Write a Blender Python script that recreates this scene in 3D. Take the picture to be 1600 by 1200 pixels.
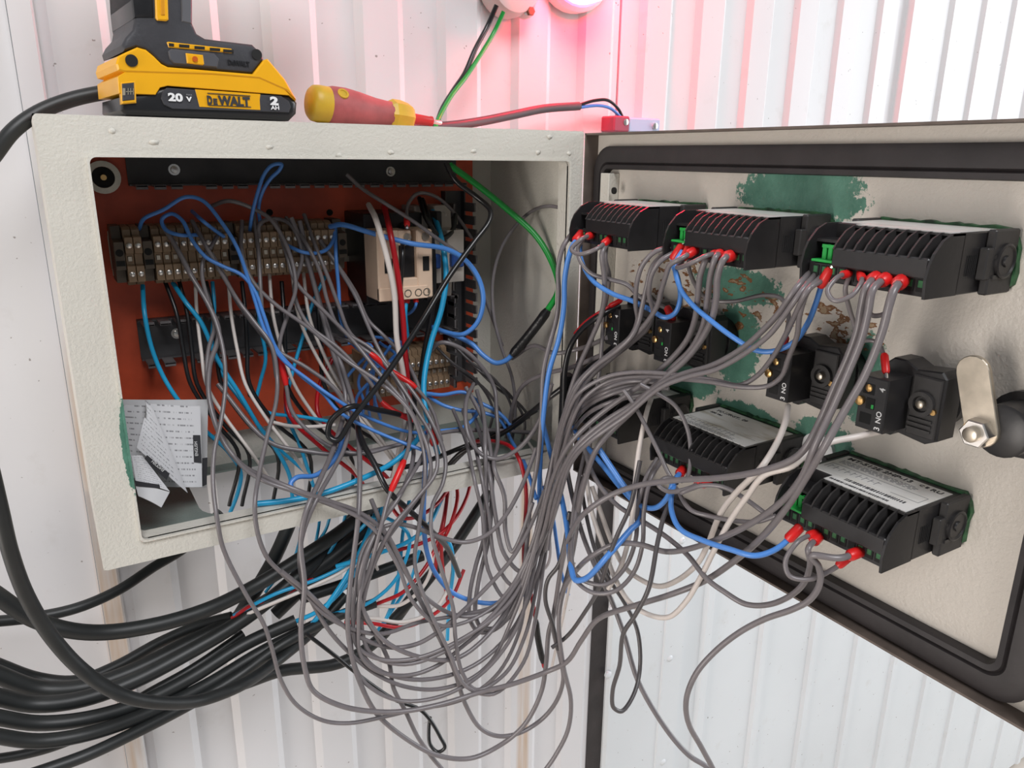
import bpy, bmesh, math, random
from mathutils import Vector, Matrix
random.seed(7)
for o in list(bpy.data.objects): bpy.data.objects.remove(o)
SC = bpy.context.scene
COL = SC.collection
# ------------------------------------------------------------------ camera
# cabinet frame: x right along the cabinet front, y into the wall, z up; z = 0 is the cabinet top
Z0 = 1.55                                    # height of the cabinet top above the floor
FPX, YAW, PITCH, ROLL = 1200.0, 0.5485, 0.2867, 0.0110
CAM = Vector((-0.0065, -0.5525, -0.0219 + Z0))
FW = Vector((math.sin(YAW)*math.cos(PITCH), math.cos(YAW)*math.cos(PITCH), -math.sin(PITCH)))
RT0 = Vector((math.cos(YAW), -math.sin(YAW), 0)); UP0 = RT0.cross(FW)
RT = RT0*math.cos(ROLL) + UP0*math.sin(ROLL); UP = UP0*math.cos(ROLL) - RT0*math.sin(ROLL)
cam_d = bpy.data.cameras.new('camera'); cam_d.sensor_width = 36; cam_d.lens = 36*FPX/1600
cam_d.clip_start = 0.01
cam = bpy.data.objects.new('camera', cam_d); COL.objects.link(cam)
cam.matrix_world = Matrix(((RT.x, UP.x, -FW.x, CAM.x), (RT.y, UP.y, -FW.y, CAM.y), (RT.z, UP.z, -FW.z, CAM.z), (0, 0, 0, 1)))
SC.camera = cam
# ------------------------------------------------------------------ world and light
w = bpy.data.worlds.new('daylight'); SC.world = w; w.use_nodes = True
w.node_tree.nodes['Background'].inputs[0].default_value = (0.90, 0.95, 1.0, 1)
w.node_tree.nodes['Background'].inputs[1].default_value = 0.22
def area(name, loc, target, sx, sy, power, col):
    l = bpy.data.lights.new(name, 'AREA'); l.shape = 'RECTANGLE'; l.size = sx; l.size_y = sy; l.energy = power; l.color = col
    o = bpy.data.objects.new(name, l); COL.objects.link(o); o.location = loc
    o.rotation_euler = (Vector(target) - Vector(loc)).to_track_quat('-Z', 'Y').to_euler()
    return o
area('open_gate_daylight', (3.1, -0.8, 1.9), (1.1, 0.15, 1.5), 1.6, 2.2, 66, (0.93, 0.97, 1.0))
area('skylight', (-0.2, -3.3, 5.1), (0.3, 0.0, 1.3), 2.4, 2.0, 205, (0.98, 0.98, 1.0))
area('added_side_fill', (-2.3, -0.52, 0.90), (0.4, -0.30, 1.25), 0.55, 1.7, 40, (1.0, 0.93, 0.87))  # added warm fill for door inside and lower wall, in place of floor bounce
SC.view_settings.view_transform = 'Standard'; SC.view_settings.look = 'None'
SC.view_settings.gamma = 1.0; SC.view_settings.use_curve_mapping = False
SC.view_settings.exposure = -0.06
# ------------------------------------------------------------------ pixel helpers (1600 x 1200 frame)
def ray(px, py): return FW + RT*((px-800)/FPX) - UP*((py-600)/FPX)
def onY(px, py, y): d = ray(px, py); return CAM + d*((y-CAM.y)/d.y)
def onX(px, py, x): d = ray(px, py); return CAM + d*((x-CAM.x)/d.x)
def onZ(px, py, z): d = ray(px, py); return CAM + d*((z+Z0-CAM.z)/d.z)
def atD(px, py, dep): return CAM + ray(px, py)*dep
# ------------------------------------------------------------------ materials
MATS = {}
def mat(name, col, rough=0.5, metal=0.0, nscale=60, namt=0.0, bump=0.0, bscale=300, spec=0.5, emis=None, estr=0, coat=0, col2=None):
    if name in MATS: return MATS[name]
    m = bpy.data.materials.new(name); m.use_nodes = True; nt = m.node_tree
    b = nt.nodes['Principled BSDF']
    b.inputs['Roughness'].default_value = rough; b.inputs['Metallic'].default_value = metal
    b.inputs['Specular IOR Level'].default_value = spec; b.inputs['Coat Weight'].default_value = coat
    tc = nt.nodes.new('ShaderNodeTexCoord')
    n = nt.nodes.new('ShaderNodeTexNoise'); n.inputs['Scale'].default_value = nscale; n.inputs['Detail'].default_value = 4
    nt.links.new(tc.outputs['Object'], n.inputs['Vector'])
    r = nt.nodes.new('ShaderNodeValToRGB'); r.color_ramp.elements[0].position = 0.3; r.color_ramp.elements[1].position = 0.7
    c2 = col2 or tuple(c*(1-namt) for c in col)
    r.color_ramp.elements[0].color = (*c2, 1); r.color_ramp.elements[1].color = (*col, 1)
    nt.links.new(n.outputs['Fac'], r.inputs['Fac']); nt.links.new(r.outputs['Color'], b.inputs['Base Color'])
    if bump:
        n2 = nt.nodes.new('ShaderNodeTexNoise'); n2.inputs['Scale'].default_value = bscale; n2.inputs['Detail'].default_value = 2
        nt.links.new(tc.outputs['Object'], n2.inputs['Vector'])
        bp = nt.nodes.new('ShaderNodeBump'); bp.inputs['Strength'].default_value = bump; bp.inputs['Distance'].default_value = 0.001
        nt.links.new(n2.outputs['Fac'], bp.inputs['Height']); nt.links.new(bp.outputs['Normal'], b.inputs['Normal'])
    if emis:
        b.inputs['Emission Color'].default_value = (*emis, 1); b.inputs['Emission Strength'].default_value = estr
    MATS[name] = m
    return m
class NT:
    """tiny node helper"""
    def __init__(s, m): s.nt = m.node_tree; s.b = s.nt.nodes['Principled BSDF']; s.tc = s.nt.nodes.new('ShaderNodeTexCoord')
    def link(s, a, b): s.nt.links.new(a, b)
    def new(s, t): return s.nt.nodes.new(t)
    def geo(s): return s.new('ShaderNodeNewGeometry').outputs['Position']
    def noise(s, vec, scale, detail=4, rough=0.6):
        n = s.new('ShaderNodeTexNoise'); n.inputs['Scale'].default_value = scale; n.inputs['Detail'].default_value = detail
        n.inputs['Roughness'].default_value = rough; s.link(vec, n.inputs['Vector']); return n.outputs['Fac']
    def math(s, op, a, b=None, c=None):
        n = s.new('ShaderNodeMath'); n.operation = op
        for i, v in enumerate((a, b, c)):
            if v is None: continue
            if isinstance(v, (int, float)): n.inputs[i].default_value = v
            else: s.link(v, n.inputs[i])
        return n.outputs[0]
    def step(s, v, lo, hi):
        n = s.new('ShaderNodeMapRange'); n.inputs[1].default_value = lo; n.inputs[2].default_value = hi; n.clamp = True
        s.link(v, n.inputs[0]); return n.outputs[0]
    def mix(s, f, a, b):
        n = s.new('ShaderNodeMix'); n.data_type = 'RGBA'
        if isinstance(f, (int, float)): n.inputs[0].default_value = f
        else: s.link(f, n.inputs[0])
        for i, v in ((6, a), (7, b)):
            if isinstance(v, tuple): n.inputs[i].default_value = (*v, 1)
            else: s.link(v, n.inputs[i])
        return n.outputs[2]
    def sep(s, v):
        n = s.new('ShaderNodeSeparateXYZ'); s.link(v, n.inputs[0]); return n.outputs
    def bump(s, h, strength, dist):
        n = s.new('ShaderNodeBump'); n.inputs['Strength'].default_value = strength; n.inputs['Distance'].default_value = dist
        s.link(h, n.inputs['Height']); s.link(n.outputs[0], s.b.inputs['Normal'])
    def blob(s, sep, ia, ib, ca, cb, ra, rb, nz, amt):
        """1 inside a ragged ellipse"""
        da = s.math('DIVIDE', s.math('SUBTRACT', sep[ia], ca), ra); db = s.math('DIVIDE', s.math('SUBTRACT', sep[ib], cb), rb)
        r = s.math('SQRT', s.math('ADD', s.math('MULTIPLY', da, da), s.math('MULTIPLY', db, db)))
        r = s.math('ADD', r, s.math('MULTIPLY', s.math('SUBTRACT', nz, 0.5), amt))
        return s.math('SUBTRACT', 1.0, s.step(r, 0.97, 1.03))
def newmat(name, rough=0.5):
    m = bpy.data.materials.new(name); m.use_nodes = True; MATS[name] = m
    m.node_tree.nodes['Principled BSDF'].inputs['Roughness'].default_value = rough
    return m
# ------------------------------------------------------------------ mesh helpers
def box(bm, x0, x1, y0, y1, z0, z1, bev=0.0, seg=1):
    vs = [bm.verts.new((x, y, z)) for x in (x0, x1) for y in (y0, y1) for z in (z0, z1)]
    fs = [bm.faces.new([vs[i] for i in f]) for f in ((0,1,3,2), (4,6,7,5), (0,4,5,1), (2,3,7,6), (0,2,6,4), (1,5,7,3))]
    if bev:
        es = list({e for f in fs for e in f.edges})
        bmesh.ops.bevel(bm, geom=es, offset=bev, segments=seg, affect='EDGES', profile=0.5, clamp_overlap=True)
def prism(bm, pts, axis, a0, a1, bev=0.0, seg=1):
    """extrude a 2D polygon; axis = 'x' (pts are y,z), 'y' (pts are x,z), 'z' (pts are x,y)"""
    def P(p, a): return {'x': (a, p[0], p[1]), 'y': (p[0], a, p[1]), 'z': (p[0], p[1], a)}[axis]
    A = [bm.verts.new(P(p, a0)) for p in pts]; B = [bm.verts.new(P(p, a1)) for p in pts]
    n = len(pts); fs = [bm.faces.new(A), bm.faces.new(B[::-1])]
    for i in range(n): fs.append(bm.faces.new((A[i], B[i], B[(i+1) % n], A[(i+1) % n])))
    bmesh.ops.recalc_face_normals(bm, faces=fs)
    if bev:
        es = list(set(fs[0].edges) | set(fs[1].edges))
        bmesh.ops.bevel(bm, geom=es, offset=bev, segments=seg, affect='EDGES', profile=0.5, clamp_overlap=True)
def lathe(bm, prof, origin, axis, n=20, cap=True):
    """prof: list of (distance along axis, radius)"""
    o = Vector(origin); a = Vector(axis).normalized()
    t = Vector((0, 0, 1)) if abs(a.z) < 0.9 else Vector((1, 0, 0))
    u = a.cross(t).normalized(); v = a.cross(u)
    rings = []
    for d, r in prof:
        rings.append([bm.verts.new(o + a*d + (u*math.cos(2*math.pi*k/n) + v*math.sin(2*math.pi*k/n))*r) for k in range(n)])
    fs = []
    for i in range(len(rings)-1):
        for k in range(n): fs.append(bm.faces.new((rings[i][k], rings[i][(k+1) % n], rings[i+1][(k+1) % n], rings[i+1][k])))
    if cap: fs.append(bm.faces.new(rings[0][::-1])); fs.append(bm.faces.new(rings[-1]))
    bmesh.ops.recalc_face_normals(bm, faces=fs)
def cyl(bm, p0, p1, r, n=14): p0 = Vector(p0); p1 = Vector(p1); lathe(bm, [(0, r), ((p1-p0).length, r)], p0, p1-p0, n)
def spline(pts, sub=6):
    """centripetal Catmull-Rom"""
    P = [Vector(p) for p in pts]
    if len(P) < 3: return [P[0].lerp(P[1], i/4) for i in range(5)]
    P = [P[0]*2-P[1]] + P + [P[-1]*2-P[-2]]
    out = []
    for i in range(1, len(P)-2):
        p0, p1, p2, p3 = P[i-1:i+3]
        t0 = 0; t1 = t0+max((p1-p0).length, 1e-6)**0.5; t2 = t1+max((p2-p1).length, 1e-6)**0.5; t3 = t2+max((p3-p2).length, 1e-6)**0.5
        for k in range(sub):
            t = t1+(t2-t1)*k/sub
            a1 = p0*((t1-t)/(t1-t0))+p1*((t-t0)/(t1-t0)); a2 = p1*((t2-t)/(t2-t1))+p2*((t-t1)/(t2-t1)); a3 = p2*((t3-t)/(t3-t2))+p3*((t-t2)/(t3-t2))
            b1 = a1*((t2-t)/(t2-t0))+a2*((t-t0)/(t2-t0)); b2 = a2*((t3-t)/(t3-t1))+a3*((t-t1)/(t3-t1))
            out.append(b1*((t2-t)/(t2-t1))+b2*((t-t1)/(t2-t1)))
    out.append(P[-2]); return out
def tube(bm, path, r, n=8, cap=True):
    """path: points; r: radius or list of radii; parallel-transport frame"""
    path = [Vector(p) for p in path]; N = len(path)
    rr = r if isinstance(r, (list, tuple)) else [r]*N
    tan = [(path[min(i+1, N-1)]-path[max(i-1, 0)]).normalized() for i in range(N)]
    u = tan[0].orthogonal().normalized(); rings = []
    for i in range(N):
        u = (u - tan[i]*u.dot(tan[i])).normalized(); v = tan[i].cross(u)
        rings.append([bm.verts.new(path[i]+(u*math.cos(2*math.pi*k/n)+v*math.sin(2*math.pi*k/n))*rr[i]) for k in range(n)])
    for i in range(N-1):
        for k in range(n): bm.faces.new((rings[i][k], rings[i][(k+1) % n], rings[i+1][(k+1) % n], rings[i+1][k]))
    if cap: bm.faces.new(rings[0][::-1]); bm.faces.new(rings[-1])
WM = {}
def tag(o, label=None, cat=None, group=None, kind=None):
    if label: o['label'] = label
    if cat: o['category'] = cat
    if group: o['group'] = group
    if kind: o['kind'] = kind
    return o
def empty(name, loc=(0, 0, 0), label=None, cat=None, group=None, kind=None, rot=None):
    o = bpy.data.objects.new(name, None); COL.objects.link(o); o.empty_display_size = 0.02
    if rot is None: o.matrix_world = Matrix.Translation(loc)
    else: o.matrix_world = Matrix.Translation(loc) @ rot
    WM[o.name] = Matrix.Translation(loc) if rot is None else Matrix.Translation(loc) @ rot
    return tag(o, label, cat, group, kind)
def obj(name, bm, m, parent=None, smooth=None, local=False):
    """bm in world coordinates (or in the parent's coordinates when local=True)"""
    bmesh.ops.recalc_face_normals(bm, faces=bm.faces)
    if parent is not None and not local:
        bm.transform(WM[parent.name].inverted())
    loc = Vector((0, 0, 0))
    if parent is None and not local:
        xs = [v.co for v in bm.verts]
        loc = Vector(((min(c.x for c in xs)+max(c.x for c in xs))/2, (min(c.y for c in xs)+max(c.y for c in xs))/2, min(c.z for c in xs)))
        bm.transform(Matrix.Translation(-loc))
    me = bpy.data.meshes.new(name); bm.to_mesh(me); bm.free()
    if smooth is not None:
        for p in me.polygons: p.use_smooth = True
        if smooth < 180: me.set_sharp_from_angle(angle=math.radians(smooth))
    me.materials.append(m)
    o = bpy.data.objects.new(name, me); COL.objects.link(o); o.location = loc
    if parent is not None: o.parent = parent
    WM[o.name] = WM[parent.name].copy() if parent is not None else Matrix.Translation(loc)
    return o
def inst(src, parent, loc=None, rot=None):
    """copy of a part that shares its mesh"""
    c = src.copy(); COL.objects.link(c); c.parent = parent
    if loc is not None: c.location = loc
    if rot is not None: c.rotation_euler = rot
    return c
def text_bm(s, size, extrude=0.0002, bold=0.0, sx=1.0, align='LEFT', spacing=1.0):
    cu = bpy.data.curves.new('txt', 'FONT'); cu.body = s; cu.size = size; cu.extrude = extrude; cu.offset = bold; cu.align_x = align
    cu.space_character = spacing; cu.resolution_u = 3
    o = bpy.data.objects.new('txt', cu); COL.objects.link(o)
    dg = bpy.context.evaluated_depsgraph_get(); me = bpy.data.meshes.new_from_object(o.evaluated_get(dg))
    bm = bmesh.new(); bm.from_mesh(me); bpy.data.objects.remove(o); bpy.data.curves.remove(cu); bpy.data.meshes.remove(me)
    bmesh.ops.scale(bm, vec=(sx, 1, 1), verts=bm.verts)
    return bm
def frame3(o, u, v, n=None):
    """matrix: local x -> u, y -> v, z -> u x v, origin o"""
    u = Vector(u).normalized(); v = Vector(v); v = (v-u*v.dot(u)).normalized(); n = u.cross(v)
    return Matrix(((u.x, v.x, n.x, o[0]), (u.y, v.y, n.y, o[1]), (u.z, v.z, n.z, o[2]), (0, 0, 0, 1)))
def W_(x, y, z): return Vector((x, y, z+Z0))
# ================================================================== materials
def wall_mat(name, base, stain):
    m = newmat(name, 0.38); k = NT(m); pos = k.geo(); sp = k.sep(pos)
    n1 = k.noise(pos, 3.0, 3); n2 = k.noise(pos, 160, 2); n3 = k.noise(pos, 26, 5)
    c = k.mix(k.step(n1, 0.35, 0.7), base, tuple(b*0.93 for b in base))
    spots = k.step(n2, 0.735, 0.76); dirt = k.step(n3, 0.62, 0.80)
    c = k.mix(k.math('MULTIPLY', dirt, 0.25), c, (0.42, 0.38, 0.33))
    c = k.mix(k.math('MULTIPLY', spots, 0.7), c, (0.16, 0.13, 0.11))
    if stain:                                   # rusty run-off streaks with a shape of their own
        mp = k.new('ShaderNodeMapping'); mp.inputs['Scale'].default_value = (90, 1, 5); k.link(pos, mp.inputs['Vector'])
        ns = k.noise(mp.outputs[0], 1.0, 3)
        for x0, w0, zt in ((0.452, 0.011, -0.33), (0.004, 0.010, -0.25)):
            a = k.math('ABSOLUTE', k.math('SUBTRACT', sp[0], x0))
            s_ = k.math('MULTIPLY', k.math('SUBTRACT', 1.0, k.step(a, w0*0.55, w0)), k.math('SUBTRACT', 1.0, k.step(sp[2], zt+Z0, zt+0.1+Z0)))
            c = k.mix(k.math('MULTIPLY', k.math('MULTIPLY', s_, k.step(ns, 0.25, 0.6)), 0.75), c, (0.50, 0.33, 0.19))
    k.link(c, k.b.inputs['Base Color']); k.bump(k.noise(pos, 45, 2), 0.05, 0.002)
    return m
M_wall = wall_mat('wall_paint', (0.685, 0.675, 0.685), True)
M_leaf = wall_mat('door_leaf_paint', (0.67, 0.70, 0.72), False)
def paint_mat(name, base, bump, blobs=(), rust=None, scuff=0.0, ia=1):
    """orange-peel cabinet paint; blobs = worn patches showing green primer; rust = band of brown spots"""
    m = newmat(name, 0.42); k = NT(m); pos = k.geo(); sp = k.sep(pos)
    nb = k.noise(pos, 420, 2); nl = k.noise(pos, 14, 4); nf = k.noise(pos, 150, 6, 0.75)
    c = k.mix(k.step(nl, 0.35, 0.7), base, tuple(b*0.92 for b in base))
    c = k.mix(k.math('MULTIPLY', k.step(k.noise(pos, 55, 5, 0.7), 0.66, 0.74), scuff), c, (0.22, 0.18, 0.14))
    for (ca, cb, ra, rb) in blobs:
        mk = k.blob(sp, ia, 2, ca, cb+Z0, ra, rb, nf, 1.3)
        c = k.mix(mk, c, k.mix(k.step(k.noise(pos, 40, 3), 0.3, 0.7), (0.055, 0.16, 0.115), (0.11, 0.27, 0.20)))
    if rust:
        for (ca, cb, ra, rb) in rust:
            area_ = k.blob(sp, 1, 2, ca, cb+Z0, ra, rb, nl, 0.5)
            mp = k.new('ShaderNodeMapping'); mp.inputs['Scale'].default_value = (1, 60, 120); k.link(pos, mp.inputs['Vector'])
            sp_ = k.step(k.noise(mp.outputs[0], 1.6, 3, 0.5), 0.585, 0.60)
            core = k.step(k.noise(mp.outputs[0], 1.6, 3, 0.5), 0.64, 0.68)
            c = k.mix(k.math('MULTIPLY', sp_, area_), c, k.mix(core, (0.20, 0.085, 0.03), (0.36, 0.26, 0.16)))
    k.link(c, k.b.inputs['Base Color']); k.bump(nb, bump, 0.001)
    return m
M_cab = paint_mat('cabinet_paint', (0.66, 0.635, 0.570), 0.55, ((0.0262, -0.212, 0.0045, 0.034),), None, 0.5, 0)
M_door = paint_mat('cabinet_door_paint', (0.63, 0.585, 0.525), 0.45,
    ((-0.215, -0.043, 0.048, 0.020), (-0.170, -0.108, 0.040, 0.013), (-0.175, -0.150, 0.022, 0.030), (-0.275, -0.150, 0.020, 0.028),
     (-0.130, -0.188, 0.03, 0.012), (-0.255, -0.195, 0.022, 0.012), (-0.190, -0.20, 0.03, 0.010)),
    ((-0.125, -0.118, 0.075, 0.028), (-0.240, -0.122, 0.050, 0.014)), 0.0)
M_floorpan = paint_mat('cabinet_floor_paint', (0.20, 0.245, 0.225), 0.4, (), None, 0.9)
M_plate = mat('orange_plate_paint', (0.74, 0.105, 0.040), 0.45, nscale=30, namt=0.35, bump=0.1)
M_gasket = mat('black_rubber_gasket', (0.032, 0.027, 0.028), 0.55, nscale=40, namt=0.4, bump=0.2, bscale=200)
M_rim = mat('brown_dusty_rim', (0.16, 0.125, 0.105), 0.6, nscale=60, namt=0.4)
M_black = mat('black_plastic', (0.018, 0.017, 0.018), 0.38, nscale=80, namt=0.3, bump=0.05)
M_black2 = mat('dusty_black_plastic', (0.030, 0.028, 0.028), 0.5, nscale=60, namt=0.4, bump=0.1)
M_duct = mat('grey_duct_plastic', (0.085, 0.082, 0.085), 0.5, nscale=40, namt=0.3)
M_ductf = mat('grey_duct_finger', (0.17, 0.155, 0.155), 0.45, nscale=60, namt=0.3)
M_term = mat('brown_terminal_plastic', (0.30, 0.20, 0.12), 0.5, nscale=90, namt=0.25)
M_termd = mat('dark_clamp_plastic', (0.11, 0.085, 0.06), 0.5, nscale=90, namt=0.3)
M_steel = mat('bright_steel', (0.75, 0.72, 0.68), 0.28, 1.0)
M_zinc = mat('zinc_plate', (0.62, 0.55, 0.45), 0.35, 0.9, nscale=120, namt=0.25)
M_brass = mat('brass_screw', (0.72, 0.45, 0.18), 0.3, 1.0)
M_cream = mat('cream_contactor_plastic', (0.78, 0.58, 0.43), 0.5, nscale=60, namt=0.1)
M_dwhite = mat('off_white_plastic', (0.62, 0.56, 0.50), 0.5, nscale=60, namt=0.12)
M_blue = mat('blue_plastic', (0.03, 0.09, 0.33), 0.4)
M_green = mat('green_connector_plastic', (0.02, 0.40, 0.07), 0.4, nscale=100, namt=0.2)
M_dgreen = mat('green_sealant', (0.03, 0.17, 0.06), 0.5, nscale=200, namt=0.6)
M_red = mat('red_insulation', (0.70, 0.015, 0.015), 0.35, nscale=100, namt=0.15)
M_white = mat('white_label', (0.75, 0.74, 0.73), 0.5, nscale=40, namt=0.06)
M_print = mat('print_black', (0.03, 0.03, 0.035), 0.6)
M_pwhite = mat('print_white', (0.8, 0.8, 0.8), 0.6)
M_pgrey = mat('print_grey', (0.25, 0.25, 0.26), 0.6)
M_yellow = mat('yellow_tool_plastic', (0.86, 0.42, 0.005), 0.35, nscale=50, namt=0.06)
M_dgrey = mat('dark_grey_tool_plastic', (0.045, 0.045, 0.052), 0.5, nscale=80, namt=0.2, bump=0.15, bscale=500)
M_bat = mat('battery_black', (0.014, 0.014, 0.016), 0.3, nscale=60, namt=0.2)
M_hole = mat('dark_hole', (0.006, 0.006, 0.006), 0.8)
M_skin = mat('floor_concrete', (0.58, 0.52, 0.46), 0.8, nscale=8, namt=0.2, bump=0.2, bscale=60)

# ================================================================== setting
YW = 0.165
PIT = 0.0823
def wall_panel(name, x0, x1, z0, z1, parent, ribs=True, m=M_wall):
    """profiled sheet: raised flats between a left-facing and a right-facing slope"""
    bm = bmesh.new(); prof = [(x0, YW)]
    if ribs:
        k = 0
        while True:
            xd = 0.0145+PIT*k; xl = 0.0555+PIT*k; k += 1
            if xd > x1-0.012: break
            if xd < x0+0.004: continue
            prof += [(xd, YW), (xd+0.0072, YW-0.0048)]
            if xl+0.006 < x1-0.004: prof += [(xl, YW-0.0048), (xl+0.0068, YW)]
    prof.append((x1, prof[-1][1]))
    prof += [(x1, YW+0.04), (x0, YW+0.04)]
    prism(bm, prof, 'z', z0+Z0, z1+Z0)
    return obj(name, bm, m, parent)
wall = empty('wall_back', (0.5, YW, 0), 'white ribbed sheet-metal panel wall behind the cabinet', 'wall', kind='structure')
wall_panel('panel', -1.8, -0.004, -Z0, 1.1, wall, ribs=False)
wall_panel('panel', 0.0, 0.563, -Z0, 1.1, wall)
wall_panel('panel', 0.566, 1.082, -0.08, 1.1, wall)
wall_panel('panel', 1.088, 3.2, -0.08, 1.1, wall)
bm = bmesh.new(); prism(bm, [(-0.0035, YW-0.010), (0.0115, YW-0.010), (0.0145, YW+0.002), (-0.0035, YW+0.002)], 'z', 0, Z0+1.1, 0.001)
obj('joint_strip', bm, M_wall, wall)
bm = bmesh.new(); prism(bm, [(1.070, YW-0.0095), (1.081, YW-0.0095), (1.083, YW+0.002), (1.066, YW+0.002)], 'z', Z0-0.08, Z0+1.1, 0.001)
obj('joint_strip', bm, M_wall, wall)
fl = bmesh.new(); box(fl, -3, 4, -4, 0.4, -0.05, 0)
tag(obj('floor', fl, M_skin), 'grey concrete floor below the cabinet', 'floor', kind='structure')
# the room door below, right of the dark gap
leaf = empty('door_1', (1.2, YW, 0), 'white ribbed metal door leaf with riveted edge flashing', 'door', kind='structure')
bm = bmesh.new(); prof = [(0.715, YW)]
xr = 0.775
while xr < 2.3:
    prof += [(xr, YW), (xr+0.005, YW-0.005), (xr+0.018, YW-0.005), (xr+0.024, YW)]; xr += 0.1345
prof += [(2.4, YW), (2.4, YW+0.04), (0.715, YW+0.04)]
prism(bm, prof, 'z', 0.02, Z0-0.1); obj('panel', bm, M_leaf, leaf)
bm = bmesh.new(); prism(bm, [(0.590, YW-0.004), (0.594, YW-0.008), (0.690, YW-0.008), (0.692, YW-0.010), (0.729, YW-0.010), (0.732, YW+0.001), (0.590, YW+0.001)], 'z', 0.02, Z0-0.1, 0.0008)
obj('edge_flashing', bm, M_leaf, leaf)
for px, py in ((1047, 1029), (1036, 1191), (1066, 845), (951, 1055), (957, 952)):
    q = onY(px, py, YW-0.010); bm = bmesh.new()
    lathe(bm, [(-0.002, 0.0055), (0.001, 0.0055), (0.0028, 0.0035), (0.003, 0.0)], (q.x, YW-0.009, q.z), (0, -1, 0), 10); obj('rivet', bm, M_leaf, leaf, 40)
bm = bmesh.new(); box(bm, 0.563, 0.590, YW-0.001, YW+0.03, 0.02, Z0-0.1)
tag(obj('trim_1', bm, M_gasket), 'black rubber seal in the gap beside the room door', 'seal', kind='structure')

# ================================================================== cabinet
CW, CH, CD = 0.400, 0.301, 0.158
cab = empty('electrical_cabinet', (0.2, 0.0, Z0-CH), 'open cream steel electrical cabinet mounted on the ribbed wall', 'cabinet')
bm = bmesh.new(); T = 0.0015
box(bm, 0, T, 0.001, CD, Z0-CH, Z0); box(bm, CW-T, CW, 0.001, CD, Z0-CH, Z0)
box(bm, 0, CW, 0.001, CD, Z0-T, Z0); box(bm, 0, CW, CD-T, CD, Z0-CH, Z0)
obj('shell', bm, M_cab, cab)
# floor pan with the cable opening
def rounded(x0, x1, y0, y1, r, n=5):
    out = []
    for cx, cy, a0 in ((x1-r, y1-r, 0), (x0+r, y1-r, 90), (x0+r, y0+r, 180), (x1-r, y0+r, 270)):
        for i in range(n+1):
            a = math.radians(a0+90*i/n); out.append((cx+r*math.cos(a), cy+r*math.sin(a)))
    return out
def ring_plate(bm, outer, inner, axis, a0, a1):
    """plate with a hole: outer and inner polygons with the same vertex count"""
    def P(p, a): return {'x': (a, p[0], p[1]), 'y': (p[0], a, p[1]), 'z': (p[0], p[1], a)}[axis]
    rings = [[bm.verts.new(P(p, a)) for p in poly] for poly, a in ((outer, a0), (inner, a0), (inner, a1), (outer, a1))]
    n = len(outer)
    for j in range(4):
        A, B = rings[j], rings[(j+1) % 4]
        for i in range(n): bm.faces.new((A[i], A[(i+1) % n], B[(i+1) % n], B[i]))
bm = bmesh.new()
ring_plate(bm, rounded(T, CW-T, 0.002, CD-T, 0.001), rounded(0.075, 0.345, 0.046, 0.140, 0.024), 'z', Z0-CH, Z0-CH+T)
obj('floor_pan', bm, M_floorpan, cab)
# front frame with its folded lip
bm = bmesh.new(); OX0, OX1, OZ0, OZ1 = 0.0262, 0.3845, Z0-0.2835, Z0-0.0243
outer = rounded(0.0, CW, Z0-CH, Z0, 0.0025); inner = rounded(OX0, OX1, OZ0, OZ1, 0.004)
ring_plate(bm, outer, inner, 'y', 0.0, 0.0018)
ring_plate(bm, rounded(OX0-0.0015, OX1+0.0015, OZ0-0.0015, OZ1+0.0015, 0.004), inner, 'y', -0.0025, 0.014)
obj('front_frame', bm, M_cab, cab)
for i in range(9):                                   # weld spatter and paint flakes on the frame
    px, py = [(420, 230), (530, 243), (610, 238), (840, 238), (858, 214), (175, 205), (890, 240), (240, 222), (740, 236)][i]
    q = onY(px, py, 0); b2 = bmesh.new(); bmesh.ops.create_icosphere(b2, subdivisions=1, radius=0.0022)
    for v in b2.verts: v.co = Vector((v.co.x*random.uniform(0.8, 1.8), v.co.y*0.45, v.co.z*random.uniform(0.6, 1.2)))+q
    obj('weld_bead', b2, M_cab, cab, 180)
# mounting plate
YP = 0.145
bm = bmesh.new(); box(bm, 0.018, 0.371, YP, YP+0.002, Z0-0.265, Z0-0.012)
obj('mounting_plate', bm, M_plate, cab)
q = onY(161, 277, YP-0.002); bm = bmesh.new()
lathe(bm, [(0.0, 0.0125), (0.002, 0.0125), (0.002, 0.0082), (0.0, 0.0082)], q, (0, -1, 0), 24, False); obj('washer', bm, M_zinc, cab, 40)
bm = bmesh.new(); cyl(bm, q, q+Vector((0, -0.0015, 0)), 0.008, 20); st = obj('stud_hole', bm, M_hole, cab)
bm = bmesh.new(); cyl(bm, q, q+Vector((0, -0.006, 0)), 0.0022, 10); obj('stud', bm, M_brass, cab, 40)
for px, py in ((272, 265), (612, 266), (275, 522), (421, 332), (515, 332), (392, 616)):
    q = onY(px, py, YP); bm = bmesh.new()
    if py > 300: cyl(bm, q, q+Vector((0, -0.0006, 0)), 0.003, 10); obj('plate_hole', bm, M_hole, cab)
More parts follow.
